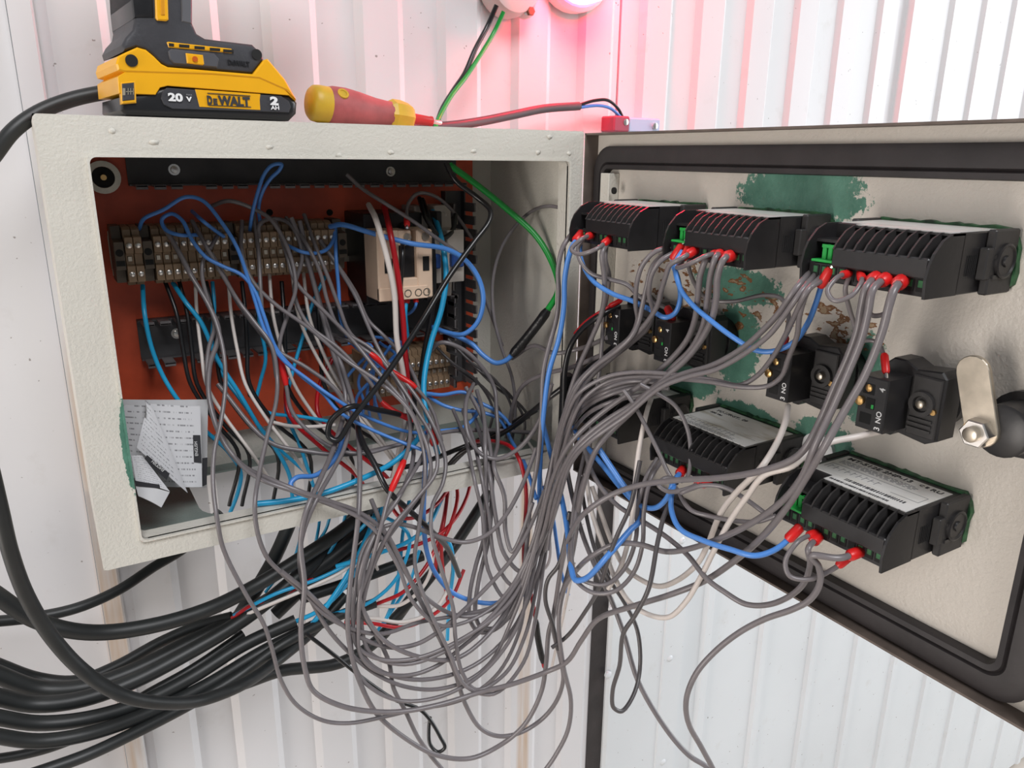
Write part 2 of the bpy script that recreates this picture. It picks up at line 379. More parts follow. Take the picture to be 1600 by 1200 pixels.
# ---- the cabinet door, swung open 90 degrees: u towards the free edge (-y), v up, w into the door's inside (-x)
XS = 0.4136
def dW(u, v, w): return Vector((XS-w, -u, v+Z0))
DU0, DU1, DV0, DV1 = 0.001, 0.412, -0.3085, -0.0015
bm = bmesh.new()
prism(bm, [(-DU0, DV0+Z0), (-DU1, DV0+Z0), (-DU1, DV1+Z0), (-DU0, DV1+Z0)], 'x', XS, XS+0.0015)
door = obj('door', bm, M_door, cab); door['label'] = 'open cabinet door seen from its inside'
bm = bmesh.new()
box(bm, XS-0.0135, XS, -DU1, -DU0, Z0+DV1-0.0015, Z0+DV1); box(bm, XS-0.0135, XS, -DU1, -DU0, Z0+DV0, Z0+DV0+0.0015)
box(bm, XS-0.0135, XS, -DU1, -DU1+0.0015, Z0+DV0, Z0+DV1); box(bm, XS-0.0135, XS, -DU0-0.0015, -DU0, Z0+DV0, Z0+DV1)
obj('folded_rim', bm, M_rim, door)
# gasket ring: a broad rounded band
def rr_path(u0, u1, v0, v1, r, n=7):
    return [(p[0], p[1]) for p in rounded(u0, u1, v0, v1, r, n)]
bm = bmesh.new()
ring_o = rr_path(0.0050, 0.404, -0.3055, -0.0120, 0.020); ring_i = rr_path(0.0195, 0.3835, -0.2860, -0.0305, 0.006)
secs = []
for t, wv in ((0, 0.0002), (0.0, 0.0055), (0.22, 0.0075), (0.68, 0.0075), (0.74, 0.0055), (0.80, 0.0075), (0.96, 0.0070), (1.0, 0.005), (1.0, 0.0002)):
    secs.append([bm.verts.new(dW(a[0]+(b[0]-a[0])*t, a[1]+(b[1]-a[1])*t, wv)) for a, b in zip(ring_o, ring_i)])
n = len(ring_o)
for j in range(len(secs)-1):
    for i in range(n): bm.faces.new((secs[j][i], secs[j][(i+1) % n], secs[j+1][(i+1) % n], secs[j+1][i]))
obj('gasket', bm, M_gasket, door, 35)
bm = bmesh.new(); box(bm, XS-0.011, XS, -0.0330, -0.0215, Z0-0.282, Z0-0.0335, 0.0005); ms = obj('mounting_strip', bm, M_cab, door)
bm = bmesh.new(); q = onX(959, 298, XS-0.011); lathe(bm, [(-0.001, 0.0028), (0.0004, 0.0028)], q, (-1, 0, 0), 14); obj('strip_hole', bm, M_hole, door)
# cam latch
L = dW(0.372, -0.150, 0)
bm = bmesh.new(); lathe(bm, [(0, 0.0175), (0.005, 0.0175), (0.006, 0.0135), (0.024, 0.0135), (0.025, 0.012)], L, (-1, 0, 0), 24); obj('latch_body', bm, M_black, door, 40)
bm = bmesh.new()
A_ = dW(0.3640, -0.1520, 0); B_ = dW(0.3545, -0.1230, 0); ax = (B_-A_); ln = ax.length; ax.normalize(); sd = Vector((-1, 0, 0)).cross(ax)
pts = []
for c_, s0 in ((0, 180), (ln, 0)):
    for i in range(9):
        a = math.radians(s0+180*i/8); pts.append((0.0083*math.cos(a)*1.0, c_+0.0083*math.sin(a)))
vs = [[bm.verts.new(A_+sd*p[0]+ax*p[1]+Vector((-w_, 0, 0))) for p in pts] for w_ in (0.0245, 0.0275)]
bm.faces.new(vs[0]); bm.faces.new(vs[1][::-1])
for i in range(len(pts)): bm.faces.new((vs[0][i], vs[0][(i+1) % len(pts)], vs[1][(i+1) % len(pts)], vs[1][i]))
bmesh.ops.bevel(bm, geom=[e for e in bm.edges], offset=0.0004, segments=1, affect='EDGES')
obj('latch_lever', bm, M_zinc, door)
bm = bmesh.new(); lathe(bm, [(0.0275, 0.0075), (0.034, 0.0075), (0.0345, 0.0068)], A_, (-1, 0, 0), 6); obj('latch_nut', bm, M_steel, door)
bm = bmesh.new(); lathe(bm, [(0.027, 0.004), (0.0375, 0.004), (0.038, 0.0033)], A_, (-1, 0, 0), 14); obj('latch_bolt', bm, M_zinc, door, 40)
# dark brown hinge on the cabinet edge behind the door
# ================================================================== wire ducts
def duct(label, p0, length, axis, width, depth, gone=(), pitch=0.0125):
    """slotted trunking without its cover; axis 'x' or 'z'; p0 = low corner on the mounting plate"""
    root = empty('wire_duct', p0, label, 'wire duct', 'slotted grey wire ducts on the orange plate')
    bm = bmesh.new()
    def B(a0, a1, b0, b1, d0, d1, bev=0):
        if axis == 'x': box(bm, p0.x+a0, p0.x+a1, p0.y-d1, p0.y-d0, p0.z+b0, p0.z+b1, bev)
        else: box(bm, p0.x+b0, p0.x+b1, p0.y-d1, p0.y-d0, p0.z+a0, p0.z+a1, bev)
    B(0, length, 0, width, 0, 0.0015); B(0, length, 0, 0.0013, 0, depth*0.30); B(0, length, width-0.0013, width, 0, depth*0.30)
    obj('base', bm, M_duct, root)
    src = None; i = 0; a = 0.002
    while a+0.0085 < length:
        for side in (0, 1):
            if (i, side) in gone: continue
            b0 = 0.0 if side == 0 else width-0.0013
            d1 = depth*(1 if random.random() > 0.15 else 0.9)
            bm = bmesh.new(); B(a, a+0.0085, b0, b0+0.0013, depth*0.28, d1)
            lip = (b0-0.0020, b0+0.0013) if side == 0 else (b0, b0+0.0033)
            B(a, a+0.0085, lip[0], lip[1], d1-0.0016, d1, 0.0003)
            obj('finger', bm, M_ductf, root)
        a += pitch; i += 1
    return root
d_top = duct('long grey slotted wire duct along the top of the orange plate', W_(0.060, YP, -0.0465), 0.292, 'x', 0.032, 0.036, gone={(3, 0), (7, 0)})
d_mid = duct('grey slotted wire duct below the brown terminal row', W_(0.053, YP, -0.188), 0.295, 'x', 0.034, 0.030, gone={(2, 0), (8, 0), (14, 0)})
d_right = duct('vertical grey slotted wire duct at the right edge of the orange plate', W_(0.336, YP, -0.250), 0.196, 'z', 0.022, 0.030)
bm = bmesh.new()
for px, py in ((272, 265), (610, 268)):
    pass
for px, py, par in ((272, 265, d_top), (610, 268, d_top), (276, 521, d_mid)):
    q = onY(px, py, YP-0.0015); b2 = bmesh.new()
    lathe(b2, [(0, 0.0045), (0.0008, 0.0045), (0.0008, 0.003), (0.0026, 0.0026), (0.003, 0)], q, (0, -1, 0), 14, False); obj('screw', b2, M_steel, par, 40)
bm.free()
# ================================================================== rail and terminal blocks
def rail(label, x0, x1, z):
    r = bmesh.new()
    prism(r, [(YP, z-0.0135+Z0), (YP-0.0065, z-0.0135+Z0), (YP-0.0065, z-0.0175+Z0), (YP-0.0075, z-0.0175+Z0), (YP-0.0075, z-0.0125+Z0), (YP-0.001, z-0.0125+Z0),
              (YP-0.001, z+0.0125+Z0), (YP-0.0075, z+0.0125+Z0), (YP-0.0075, z+0.0175+Z0), (YP-0.0065, z+0.0175+Z0), (YP-0.0065, z+0.0135+Z0), (YP, z+0.0135+Z0)], 'x', x0, x1)
    return tag(obj('din_rail', r, M_zinc), label, 'rail')
ZT = -0.0985
rail('steel mounting rail under the upper brown terminal row', 0.040, 0.350, ZT)
def block_mesh(wid, clamp=False):
    bm = bmesh.new(); y0 = -0.006
    if clamp: prof = [(y0, -0.020), (y0-0.026, -0.020), (y0-0.028, -0.010), (y0-0.036, -0.009), (y0-0.036, 0.012), (y0-0.024, 0.014), (y0-0.022, 0.023), (y0, 0.023)]
    else: prof = [(y0, -0.0225), (y0-0.024, -0.0225), (y0-0.026, -0.0195), (y0-0.028, -0.0195), (y0-0.0365, -0.0185), (y0-0.0365, -0.0065), (y0-0.0335, -0.0055), (y0-0.0335, 0.0025),
                  (y0-0.0385, 0.0035), (y0-0.0385, 0.0155), (y0-0.030, 0.0165), (y0-0.030, 0.0205), (y0-0.025, 0.0225), (y0, 0.0225)]
    prism(bm, prof, 'x', -wid/2+0.00025, wid/2-0.00025, 0.0003)
    return bm
TB = {}
ORD = ['first', 'second', 'third', 'fourth', 'fifth', 'sixth', 'seventh', 'eighth', 'ninth', 'tenth', 'eleventh', 'twelfth', 'thirteenth', 'fourteenth', 'fifteenth', 'sixteenth',
       'seventeenth', 'eighteenth', 'nineteenth', 'twentieth', 'twenty-first', 'twenty-second', 'twenty-third', 'twenty-fourth']
def term(x, z, label, group, wid=0.0062):
    root = empty('terminal_block', W_(x, YP, z), label, 'terminal block', group)
    if 'b' not in TB:
        TB['b'] = obj('body', block_mesh(wid), M_term, root, local=True)
        bm = bmesh.new(); lathe(bm, [(-0.002, 0.0021), (0.0010, 0.0021), (0.0016, 0.0012)], (0, 0, 0), (0, -1, 0), 10); TB['s'] = obj('screw', bm, M_steel, root, 40, local=True)
        TB['s'].location = (0, -0.0445, 0.0095)
        inst(TB['s'], root, (0, -0.0425, -0.0125))
        bm = bmesh.new(); box(bm, -0.0017, 0.0017, -0.0402, -0.0380, -0.0032, 0.0010, 0.0004); TB['c'] = obj('bridge_clip', bm, M_zinc, root, local=True)
    else:
        inst(TB['b'], root); inst(TB['s'], root, (0, -0.0445, 0.0095)); inst(TB['s'], root, (0, -0.0425, -0.0125))
        if random.random() < 0.7: inst(TB['c'], root)
    return root
def clamp(x, z, label, wid=0.0075):
    root = empty('end_clamp', W_(x, YP, z), label, 'end clamp')
    obj('body', block_mesh(wid, True), M_termd, root, local=True)
    bm = bmesh.new(); cyl(bm, (0, -0.0415, 0.004), (0, -0.0423, 0.004), 0.0028, 14); obj('screw_hole', bm, M_hole, root, local=True)
    bm = bmesh.new(); box(bm, -wid*0.4, wid*0.4, -0.0424, -0.0415, -0.006, -0.002); obj('slot', bm, M_hole, root, local=True)
i = 0
clamp(0.0440, ZT, 'dark end clamp at the far left of the terminal row')
for k in range(2): term(0.0509+0.0062*k, ZT, ORD[i]+' brown terminal block from the left on the upper rail', 'brown terminal blocks on the upper rail'); i += 1
clamp(0.0640, ZT, 'dark end clamp right of the two leftmost terminal blocks')
for k in range(9): term(0.0710+0.0062*k, ZT, ORD[i]+' brown terminal block from the left on the upper rail', 'brown terminal blocks on the upper rail'); i += 1
clamp(0.1278, ZT, 'dark end clamp in the middle of the terminal row')
for k in range(13): term(0.1348+0.0062*k, ZT, ORD[i]+' brown terminal block from the left on the upper rail', 'brown terminal blocks on the upper rail'); i += 1
clamp(0.2193, ZT, 'dark end clamp at the right end of the terminal row, beside the contactor', 0.0085)
# lower rail, mostly hidden by wires
ZL = -0.222
rail('steel mounting rail low on the plate behind the wires', 0.210, 0.345, ZL)
for k in range(14): term(0.238+0.0062*k, ZL, ORD[k]+' terminal block from the left on the lower rail', 'terminal blocks on the lower rail')
# ================================================================== contactor and breakers
ct = empty('contactor', W_(0.263, YP, -0.105), 'cream and black contactor right of the brown terminal row', 'contactor')
x0, x1 = 0.2365, 0.2880
bm = bmesh.new(); box(bm, x0, x1+0.004, YP-0.050, YP, Z0-0.150, Z0-0.070, 0.001); obj('black_body', bm, M_black, ct)
bm = bmesh.new(); yf = 0.066
prof = [(x0, -0.1425), (x1, -0.1425), (x1, -0.0815), (x0+0.038, -0.0815), (x0+0.038, -0.0910), (x0+0.030, -0.0910), (x0+0.030, -0.0815), (x0, -0.0815)]
box(bm, x0, x0+0.020, yf, YP-0.048, Z0-0.1425, Z0-0.0825, 0.0012); box(bm, x1-0.015, x1, yf, YP-0.048, Z0-0.1425, Z0-0.0825, 0.0012)
box(bm, x0+0.0195, x1-0.0145, yf+0.0005, YP-0.048, Z0-0.1420, Z0-0.124, 0.0008); box(bm, x0+0.0195, x1-0.020, yf+0.0005, YP-0.048, Z0-0.0955, Z0-0.083, 0.0008)
box(bm, x0, x0+0.046, yf-0.001, yf+0.004, Z0-0.1425, Z0-0.131, 0.0006)
obj('cream_cover', bm, M_cream, ct)
bm = bmesh.new(); box(bm, x0+0.0195, x1-0.0145, yf+0.006, YP-0.045, Z0-0.125, Z0-0.0940, 0.0006); obj('black_slider', bm, M_black, ct)
for ux, uz in ((0.0275, -0.0885), (0.0445, -0.0885), (0.0265, -0.137), (0.0365, -0.137), (0.0445, -0.137)):
    bm = bmesh.new(); c_ = W_(x0+ux, yf-0.0012, uz); lathe(bm, [(-0.002, 0.0036), (0.0, 0.0036), (0.0, 0.0026), (-0.0006, 0.0024), (-0.0006, 0)], c_, (0, -1, 0), 12, False); obj('screw', bm, M_zinc, ct, 40)
for ux, uz, ww, hh in ((0.006, -0.112, 0.0055, 0.0125), (0.0418, -0.112, 0.006, 0.0125)):
    bm = bmesh.new(); box(bm, x0+ux, x0+ux+ww, yf-0.0006, yf+0.002, Z0+uz-hh/2, Z0+uz+hh/2); obj('window', bm, M_hole, ct)
bm = bmesh.new(); box(bm, x0+0.0125, x0+0.0135, yf-0.0005, yf+0.002, Z0-0.118, Z0-0.106); obj('vent_slot', bm, M_hole, ct)
def breaker(x0, x1, yf, label):
    r = empty('circuit_breaker', W_((x0+x1)/2, YP, -0.11), label, 'circuit breaker', 'white breakers beside the contactor')
    bm = bmesh.new(); prism(bm, [(YP, Z0-0.152), (YP-0.030, Z0-0.152), (YP-0.032, Z0-0.1345), (yf, Z0-0.1340), (yf, Z0-0.0865), (YP-0.032, Z0-0.086), (YP-0.030, Z0-0.066), (YP, Z0-0.066)], 'x', x0, x1, 0.0008)
    obj('body', bm, M_dwhite, r)
    bm = bmesh.new(); box(bm, x0+0.002, x1-0.003, yf-0.006, yf+0.001, Z0-0.120, Z0-0.107, 0.0012); obj('blue_toggle', bm, M_blue, r)
    for z in (-0.0745, -0.143):
        bm = bmesh.new(); lathe(bm, [(0, 0.004), (0.0008, 0.004), (0.0008, 0.003), (0.0002, 0.0026), (0.0002, 0)], W_((x0+x1)/2, YP-0.0302, z), (0, -1, 0), 12, False); obj('screw', bm, M_steel, r, 40)
    return r
breaker(0.2935, 0.3075, 0.088, 'slim white breaker with blue toggle right beside the contactor')
breaker(0.3135, 0.3310, 0.088, 'rightmost white breaker with blue toggle next to the vertical duct')
bm = bmesh.new(); box(bm, 0.3076, 0.3134, 0.098, YP, Z0-0.148, Z0-0.070, 0.0008); tag(obj('spacer_relay', bm, M_black), 'black slim relay between the two white breakers', 'relay')
# ================================================================== controllers on the cabinet door
DROT = Matrix(((0, 0, -1, 0), (-1, 0, 0, 0), (0, 1, 0, 0), (0, 0, 0, 1)))    # local x = u, y = v, z = w
def lbl_mat(name, stain, wiring):
    """white sticker: dirty smears and rows of unreadable fine print"""
    m = newmat(name, 0.45); k = NT(m); co = k.tc.outputs['Object']; sp = k.sep(co)
    c = (0.72, 0.71, 0.69)
    n1 = k.noise(co, 60, 4)
    if stain:
        mp = k.new('ShaderNodeMapping'); mp.inputs['Scale'].default_value = (18, 1, 90); k.link(co, mp.inputs['Vector'])
        n2 = k.noise(mp.outputs[0], 1.0, 4)
        c = k.mix(k.math('MULTIPLY', k.step(n2, 0.50, 0.66), stain), c, (0.36, 0.31, 0.20))
    c = k.mix(k.math('MULTIPLY', k.step(n1, 0.5, 0.75), 0.25), c, (0.40, 0.40, 0.34))
    k.link(c, k.b.inputs['Base Color'])
    return m
M_lab1 = lbl_mat('dusty_label', 0.35, False); M_lab1.node_tree.nodes['Principled BSDF'].inputs['Roughness'].default_value = 0.22; M_lab2 = lbl_mat('stained_label', 0.9, True); M_lab3 = lbl_mat('clean_label', 0.30, True)
M_seal = mat('dark_sealant', (0.012, 0.030, 0.016), 0.5, nscale=150, namt=0.0, col2=(0.04, 0.16, 0.06))
HW, HH, DP = 0.0355, 0.0150, 0.0700
def controller(u, v, label, lab, style, title=None):
    root = empty('temperature_controller', dW(u, v, 0), label, 'controller', 'black panel controllers on the cabinet door', rot=DROT)
    P = lambda name, bm, m, sm=None, par=None: obj(name, bm, m, par or root, sm, local=True)
    vl = -HW if style == 'full' else -0.0180         # left end of the finned part
    bm = bmesh.new()
    box(bm, -HW, HW, -HH, HH, 0, 0.044, 0.0006)                                   # rear block (towards the door)
    box(bm, -HW+0.0012, HW-0.0012, -HH+0.0002, -0.0050, 0.043, 0.0640, 0.0005)                         # terminal deck
    box(bm, max(vl, -HW+0.0012), HW-0.0012, -0.0060, 0.0040, 0.043, 0.0680, 0.0008)                       # front strip below the fins
    if style != 'full': box(bm, -HW+0.0012, vl, 0.0055, 0.0070, 0.043, 0.060)            # cross bar in the left notch
    side = [(0.043, -HH), (DP-0.001, -HH), (DP, -0.006), (0.0685, 0.001), (0.066, 0.006), (0.060, 0.012), (0.053, HH), (0.043, HH)]
    for s in (-1, 1):
        x0, x1 = sorted((s*HW, s*(HW-0.0014)))
        vs0 = [bm.verts.new((x0, y, z)) for z, y in side]; vs1 = [bm.verts.new((x1, y, z)) for z, y in side]
        bm.faces.new(vs0); bm.faces.new(vs1[::-1])
        for i in range(len(side)): bm.faces.new((vs0[i], vs0[(i+1) % len(side)], vs1[(i+1) % len(side)], vs1[i]))
    body = P('housing', bm, M_black)
    # cooling fins
    nf = 12 if style == 'full' else 9
    fin = [(0.043, 0.0035), (0.0685, 0.0035), (0.066, 0.007), (0.060, 0.0125), (0.054, HH), (0.043, HH)]
    bm = bmesh.new(); vs0 = [bm.verts.new((-0.0005, y, z)) for z, y in fin]; vs1 = [bm.verts.new((0.0005, y, z)) for z, y in fin]
    bm.faces.new(vs0); bm.faces.new(vs1[::-1])
    for i in range(len(fin)): bm.faces.new((vs0[i], vs0[(i+1) % len(fin)], vs1[(i+1) % len(fin)], vs1[i]))
    f0 = P('fin', bm, M_black2); step = (HW-0.001-vl)/nf
    f0.location = (vl+step*0.15, 0, 0)
    for i in range(1, nf): inst(f0, root, (vl+step*(i+0.15), 0, 0))
    # terminal cells along the bottom
    bm = bmesh.new(); box(bm, -0.0021, 0.0021, -0.0125, -0.0062, 0.0600, 0.0644); c0 = P('terminal_cell', bm, M_hole); c0.location = (-HW+0.006, 0, 0)
    bm = bmesh.new(); box(bm, -0.0014, 0.0014, -0.0105, -0.0068, 0.0625, 0.0646, 0.0003); g0 = P('terminal_jaw', bm, M_dgreen); g0.location = (-HW+0.006, 0, 0)
    for i in range(1, 12):
        inst(c0, root, (-HW+0.006+i*0.0054, 0, 0))
        if i not in (4, 8): inst(g0, root, (-HW+0.006+i*0.0054, 0, 0))
    if style != 'full' and style != 'bare':
        bm = bmesh.new()
        box(bm, -0.0315, vl+0.0005, -0.0045, -0.0032, 0.050, 0.0665, 0.0003)
        for i in range(3): box(bm, -0.0285+i*0.0035, -0.0258+i*0.0035, -0.0035, 0.0045, 0.050, 0.0620, 0.0003)
        box(bm, -0.0287, vl, 0.0028, 0.0045, 0.050, 0.0622)
        P('green_plug', bm, M_green)
    # sticker on top, clips, sealant smear against the door
    bm = bmesh.new()
    if style != 'full':
        pts = [(-HW+0.003, 0.008), (HW-0.0025, 0.008), (HW-0.0025, 0.0515), (-HW+0.018, 0.0515), (-HW+0.018, 0.043), (-HW+0.003, 0.043)]
    else: pts = [(-HW+0.0025, 0.006), (HW-0.002, 0.006), (HW-0.002, 0.052 if style == 'full' else 0.0425), (-HW+0.0025, 0.052 if style == 'full' else 0.0425)]
    prism(bm, pts, 'y', HH-0.0003, HH+0.0003)
    if True:
        bb = bmesh.new(); box(bb, vl, HW, HH-0.0012, HH-0.0002, 0.043, 0.0535); P('top_lid', bb, M_black)
    st = P('sticker', bm, lab)
    TOP = Matrix(((1, 0, 0, 0), (0, 0, 1, HH+0.0003), (0, -1, 0, 0), (0, 0, 0, 1)))          # text lying on the top, read from the front
    def put(txt, x, zz, size, m=M_print, sx=1.0, nm='lettering'):
        b = text_bm(txt, size, 0.0001, 0.00006, sx); b.transform(Matrix.Translation((x, HH+0.0004, zz)) @ Matrix(((1, 0, 0, 0), (0, 0, 1, 0), (0, -1, 0, 0), (0, 0, 0, 1)))); obj(nm, b, m, root, local=True)
    def bars(name, rects, m):
        b = bmesh.new()
        for (xa, xb, za, zb) in rects: box(b, xa, xb, HH+0.0002, HH+0.00045, za, zb)
        if rects: obj(name, b, m, root, local=True)
    if title == 'mt':
        put('MT-512E 2HP-13', -0.0295, 0.0140, 0.0058, sx=1.02); put('C E', 0.0165, 0.0135, 0.0036); put('RU', 0.0235, 0.0145, 0.0052)
        R = random.Random(3); rects = []
        x = -0.010
        while x < 0.026:
            wv = R.uniform(0.0003, 0.0011); rects.append((x, x+wv, 0.0405, 0.0435)); x += wv+R.uniform(0.0003, 0.0009)
        x = -0.016
        while x < 0.020:
            wv = R.uniform(0.0003, 0.0010); rects.append((x, x+wv, 0.0468, 0.0488)); x += wv+R.uniform(0.0003, 0.0007)
        bars('barcode', rects, M_print)
        lines = []
        for r_ in range(4):
            x = -0.029
            while x < 0.018:
                wv = R.uniform(0.001, 0.004); lines.append((x, x+wv, 0.0172+r_*0.0016, 0.0178+r_*0.0016)); x += wv+R.uniform(0.0005, 0.0016)
        lines += [(-0.030, 0.030, 0.0262, 0.0265), (0.030, 0.0303, 0.0262, 0.036), (0.014, 0.0303, 0.0358, 0.0361), (-0.030, -0.0297, 0.0262, 0.035)]
        for i in range(9): lines += [(-0.028+i*0.0038, -0.0276+i*0.0038, 0.029, 0.0345), (-0.028+i*0.0038, -0.0255+i*0.0038, 0.0303+0.0012*(i % 2), 0.0306+0.0012*(i % 2))]
        bars('wiring_diagram', lines, M_pgrey)
    if title == 'tc':
        put('TC-17RGT.. 09', -0.0285, 0.0150, 0.0046); put('220 Vac', -0.0285, 0.0205, 0.0034)
        R = random.Random(5); lines = []
        for i in range(12): lines += [(-0.030+i*0.0040, -0.0296+i*0.0040, 0.0405, 0.0455), (-0.030+i*0.0040, -0.0272+i*0.0040, 0.0415+0.001*(i % 3), 0.0418+0.001*(i % 3))]
        for r_ in range(3):
            x = -0.029
            while x < 0.020:
                wv = R.uniform(0.001, 0.004); lines.append((x, x+wv, 0.0475+r_*0.0014, 0.0479+r_*0.0014)); x += wv+R.uniform(0.0004, 0.0012)
        lines += [(-0.030, 0.030, 0.0385, 0.0387)]
        bars('wiring_diagram', lines, M_pgrey)
    for s in (-1, 1):
        bm = bmesh.new(); x0, x1 = sorted((s*HW, s*(HW+0.0045)))
        box(bm, x0, x1, -HH-0.001, HH+0.001, 0.002, 0.0245, 0.0008); box(bm, x0, x1, -HH*0.55, HH*0.5, 0.0235, 0.029, 0.0006)
        cl = P('side_clip', bm, M_black2)
        bm = bmesh.new()
        for i in range(2): box(bm, *(sorted((s*(HW+0.0043), s*(HW+0.0052)))), -0.008+i*0.010, -0.006+i*0.010, 0.006, 0.022)
        P('clip_rib', bm, M_black, par=cl)
    bm = bmesh.new()
    for i in range(7): box(bm, -0.0012, 0.0012, 0, 0.0001, 0, 0.0001) if False else None
    R = random.Random(int(u*1000)); no = 44; ring = []
    for i in range(no):
        a = 2*math.pi*i/no; ca, sa = math.cos(a), math.sin(a); k = 1/max(abs(ca)/(HW+0.0048), abs(sa)/(HH+0.0012)); k *= 1+R.uniform(-0.03, 0.05)
        ring.append((ca*k, sa*k))
    vs0 = [bm.verts.new((x, y, 0.0002)) for x, y in ring]; vs1 = [bm.verts.new((x*0.99, y*0.99, 0.0030)) for x, y in ring]
    bm.faces.new(vs1)
    for i in range(no): bm.faces.new((vs0[i], vs0[(i+1) % no], vs1[(i+1) % no], vs1[i]))
    P('sealant', bm, M_seal)
    bm = bmesh.new(); lathe(bm, [(0, 0.0088), (0.0016, 0.0088), (0.0020, 0.0078), (0.0012, 0.0070), (0.0012, 0.003), (0.0022, 0.0026), (0.0022, 0)], (HW+0.0042, 0.0005, 0.013), (1, 0, 0), 20, False); P('clip_boss', bm, M_black, 40)
    # side vent slits on the right flank
    bm = bmesh.new()
    for i in range(6): box(bm, HW-0.0002, HW+0.0003, -0.006, 0.004, 0.030+i*0.0016, 0.0306+i*0.0016)
    P('side_vents', bm, M_hole)
    return root
VU, VL_ = -0.0690, -0.2130
CU = (0.0970, 0.2030, 0.3125)
controller(CU[0], VU, 'upper black controller nearest the hinge side of the cabinet door', M_lab1, 'bare')
controller(CU[1], VU, 'upper black controller in the middle of the row, below the green worn patch', M_lab1, 'plug')
controller(CU[2], VU, 'upper black controller nearest the free edge of the cabinet door', M_lab1, 'plug')
controller(CU[0], VL_, 'lower black controller nearest the hinge, mostly hidden behind grey wires', M_lab1, 'bare')
controller(CU[1]+0.0005, VL_, 'lower middle black controller with a brown stained white sticker', M_lab2, 'full', 'tc')
controller(CU[2]+0.001, VL_, 'lower black controller with clean white sticker and barcode', M_lab3, 'notch', 'mt')
# ================================================================== push button contact blocks
def button(u, v, label):
    root = empty('push_button', dW(u, v, 0), label, 'push button', 'black push button contact units on the cabinet door', rot=DROT)
    P = lambda name, bm, m, sm=None: obj(name, bm, m, root, sm, local=True)
    cu = 0.010                                             # axis of the button, right of the contact block
    bm = bmesh.new(); lathe(bm, [(0, 0.0155), (0.005, 0.0165), (0.010, 0.0165), (0.0105, 0.0150), (0.014, 0.0150)], (cu, 0, 0), (0, 0, 1), 28); P('lock_ring', bm, M_black2, 40)
    bm = bmesh.new()
    pts = [(-0.009, -0.016), (-0.004, -0.0215), (0.000, -0.0215), (0.003, -0.0185), (0.020, -0.0205), (0.0265, -0.017), (0.0265, 0.017), (0.0235, 0.0205), (0.010, 0.0190), (0.003, 0.0225), (-0.004, 0.0225), (-0.009, 0.018)]
    prism(bm, pts, 'z', 0.013, 0.0290, 0.0008)
    P('mounting_collar', bm, M_black)
    bm = bmesh.new()
    prism(bm, [(0.0095, -0.0165), (0.0255, -0.0165), (0.0255, 0.0165), (0.0095, 0.0165)], 'z', 0.0285, 0.0310, 0.0006)
    lathe(bm, [(0.031, 0.0068), (0.0335, 0.0068), (0.0335, 0.0045), (0.0315, 0.0040)], (0.017, 0.002, 0), (0, 0, 1), 18)
    for i in range(3): box(bm, 0.0105, 0.0235, -0.0075-i*0.0028, -0.0062-i*0.0028, 0.0305, 0.0322)
    P('empty_slot_plate', bm, M_black2)
    bm = bmesh.new(); lathe(bm, [(0.0315, 0.0022), (0.0345, 0.0022), (0.035, 0.0015)], (0.017, 0.002, 0), (0, 0, 1), 10); P('spring_pin', bm, M_zinc, 40)
    bm = bmesh.new(); lathe(bm, [(0.0305, 0.0016), (0.0325, 0.0016)], (0.0235, -0.001, 0), (0, 0, 1), 8); P('pin', bm, M_brass, 40)
    bm = bmesh.new(); hw = 0.0082
    prism(bm, [(-hw, -0.0148), (hw, -0.0148), (hw, 0.0148), (-hw, 0.0148)], 'z', 0.0280, 0.0500, 0.0007)
    cb = P('contact_block', bm, M_black)
    for y in (0.0080, -0.0085):
        bm = bmesh.new(); box(bm, -0.0060, 0.0010, y-0.0030, y+0.0030, 0.0496, 0.0503, 0.0003); obj('terminal_hole', bm, M_hole, cb, local=True)
    bm = bmesh.new(); lathe(bm, [(0.049, 0.0021), (0.0505, 0.0021), (0.051, 0.0014)], (-0.0025, 0.0085, 0), (0, 0, 1), 10); obj('terminal_screw', bm, M_brass, cb, 40, local=True)
    bm = bmesh.new(); lathe(bm, [(0.049, 0.0026), (0.0515, 0.0026), (0.052, 0.0018)], (-0.0066, 0.0005, 0), (0, 0, 1), 12); obj('release_screw', bm, M_brass, cb, 40, local=True)
    bm = bmesh.new(); box(bm, -0.0030, 0.0018, -0.0028, 0.0032, 0.0497, 0.0504); obj('indicator_window', bm, M_hole, cb, local=True)
    bm = bmesh.new(); box(bm, 0.0002, 0.0016, -0.0024, -0.0002, 0.0500, 0.0507, 0.0002); obj('green_plunger', bm, M_green, cb, local=True)
    for s, y, sz in (('4', 0.0080, 0.0046), ('NO', -0.0094, 0.0042), ('3', -0.0136, 0.0046)):
        b = text_bm(s, sz, 0.00008, 0.00004); b.transform(Matrix.Translation((0.0066, y, 0.0501)) @ Matrix.Rotation(math.pi/2, 4, 'Z')); obj('lettering', b, M_pwhite, root, local=True)
    return root
BV = -0.1470
BU = (0.0945, 0.1515, 0.2550, 0.3175)
button(BU[0], BV, 'push button contact unit nearest the cabinet hinge')
button(BU[1], BV, 'second push button contact unit from the hinge, below the rust spots')
button(BU[2], BV, 'third push button contact unit from the hinge')
button(BU[3], BV, 'push button contact unit nearest the latch lever, fully in view')
q = onX(1280, 704, XS); bm = bmesh.new(); lathe(bm, [(-0.001, 0.0125), (0.003, 0.0125), (0.004, 0.011), (0.004, 0)], q, (-1, 0, 0), 24); tag(obj('bright_hole_disc', bm, mat('bright_hole_white', (0.85, 0.86, 0.87), 0.4), None, 40), 'round white disc for the bright wall through a hole above the barcode controller', 'plug')  # white disc added where bright wall shows through a door hole
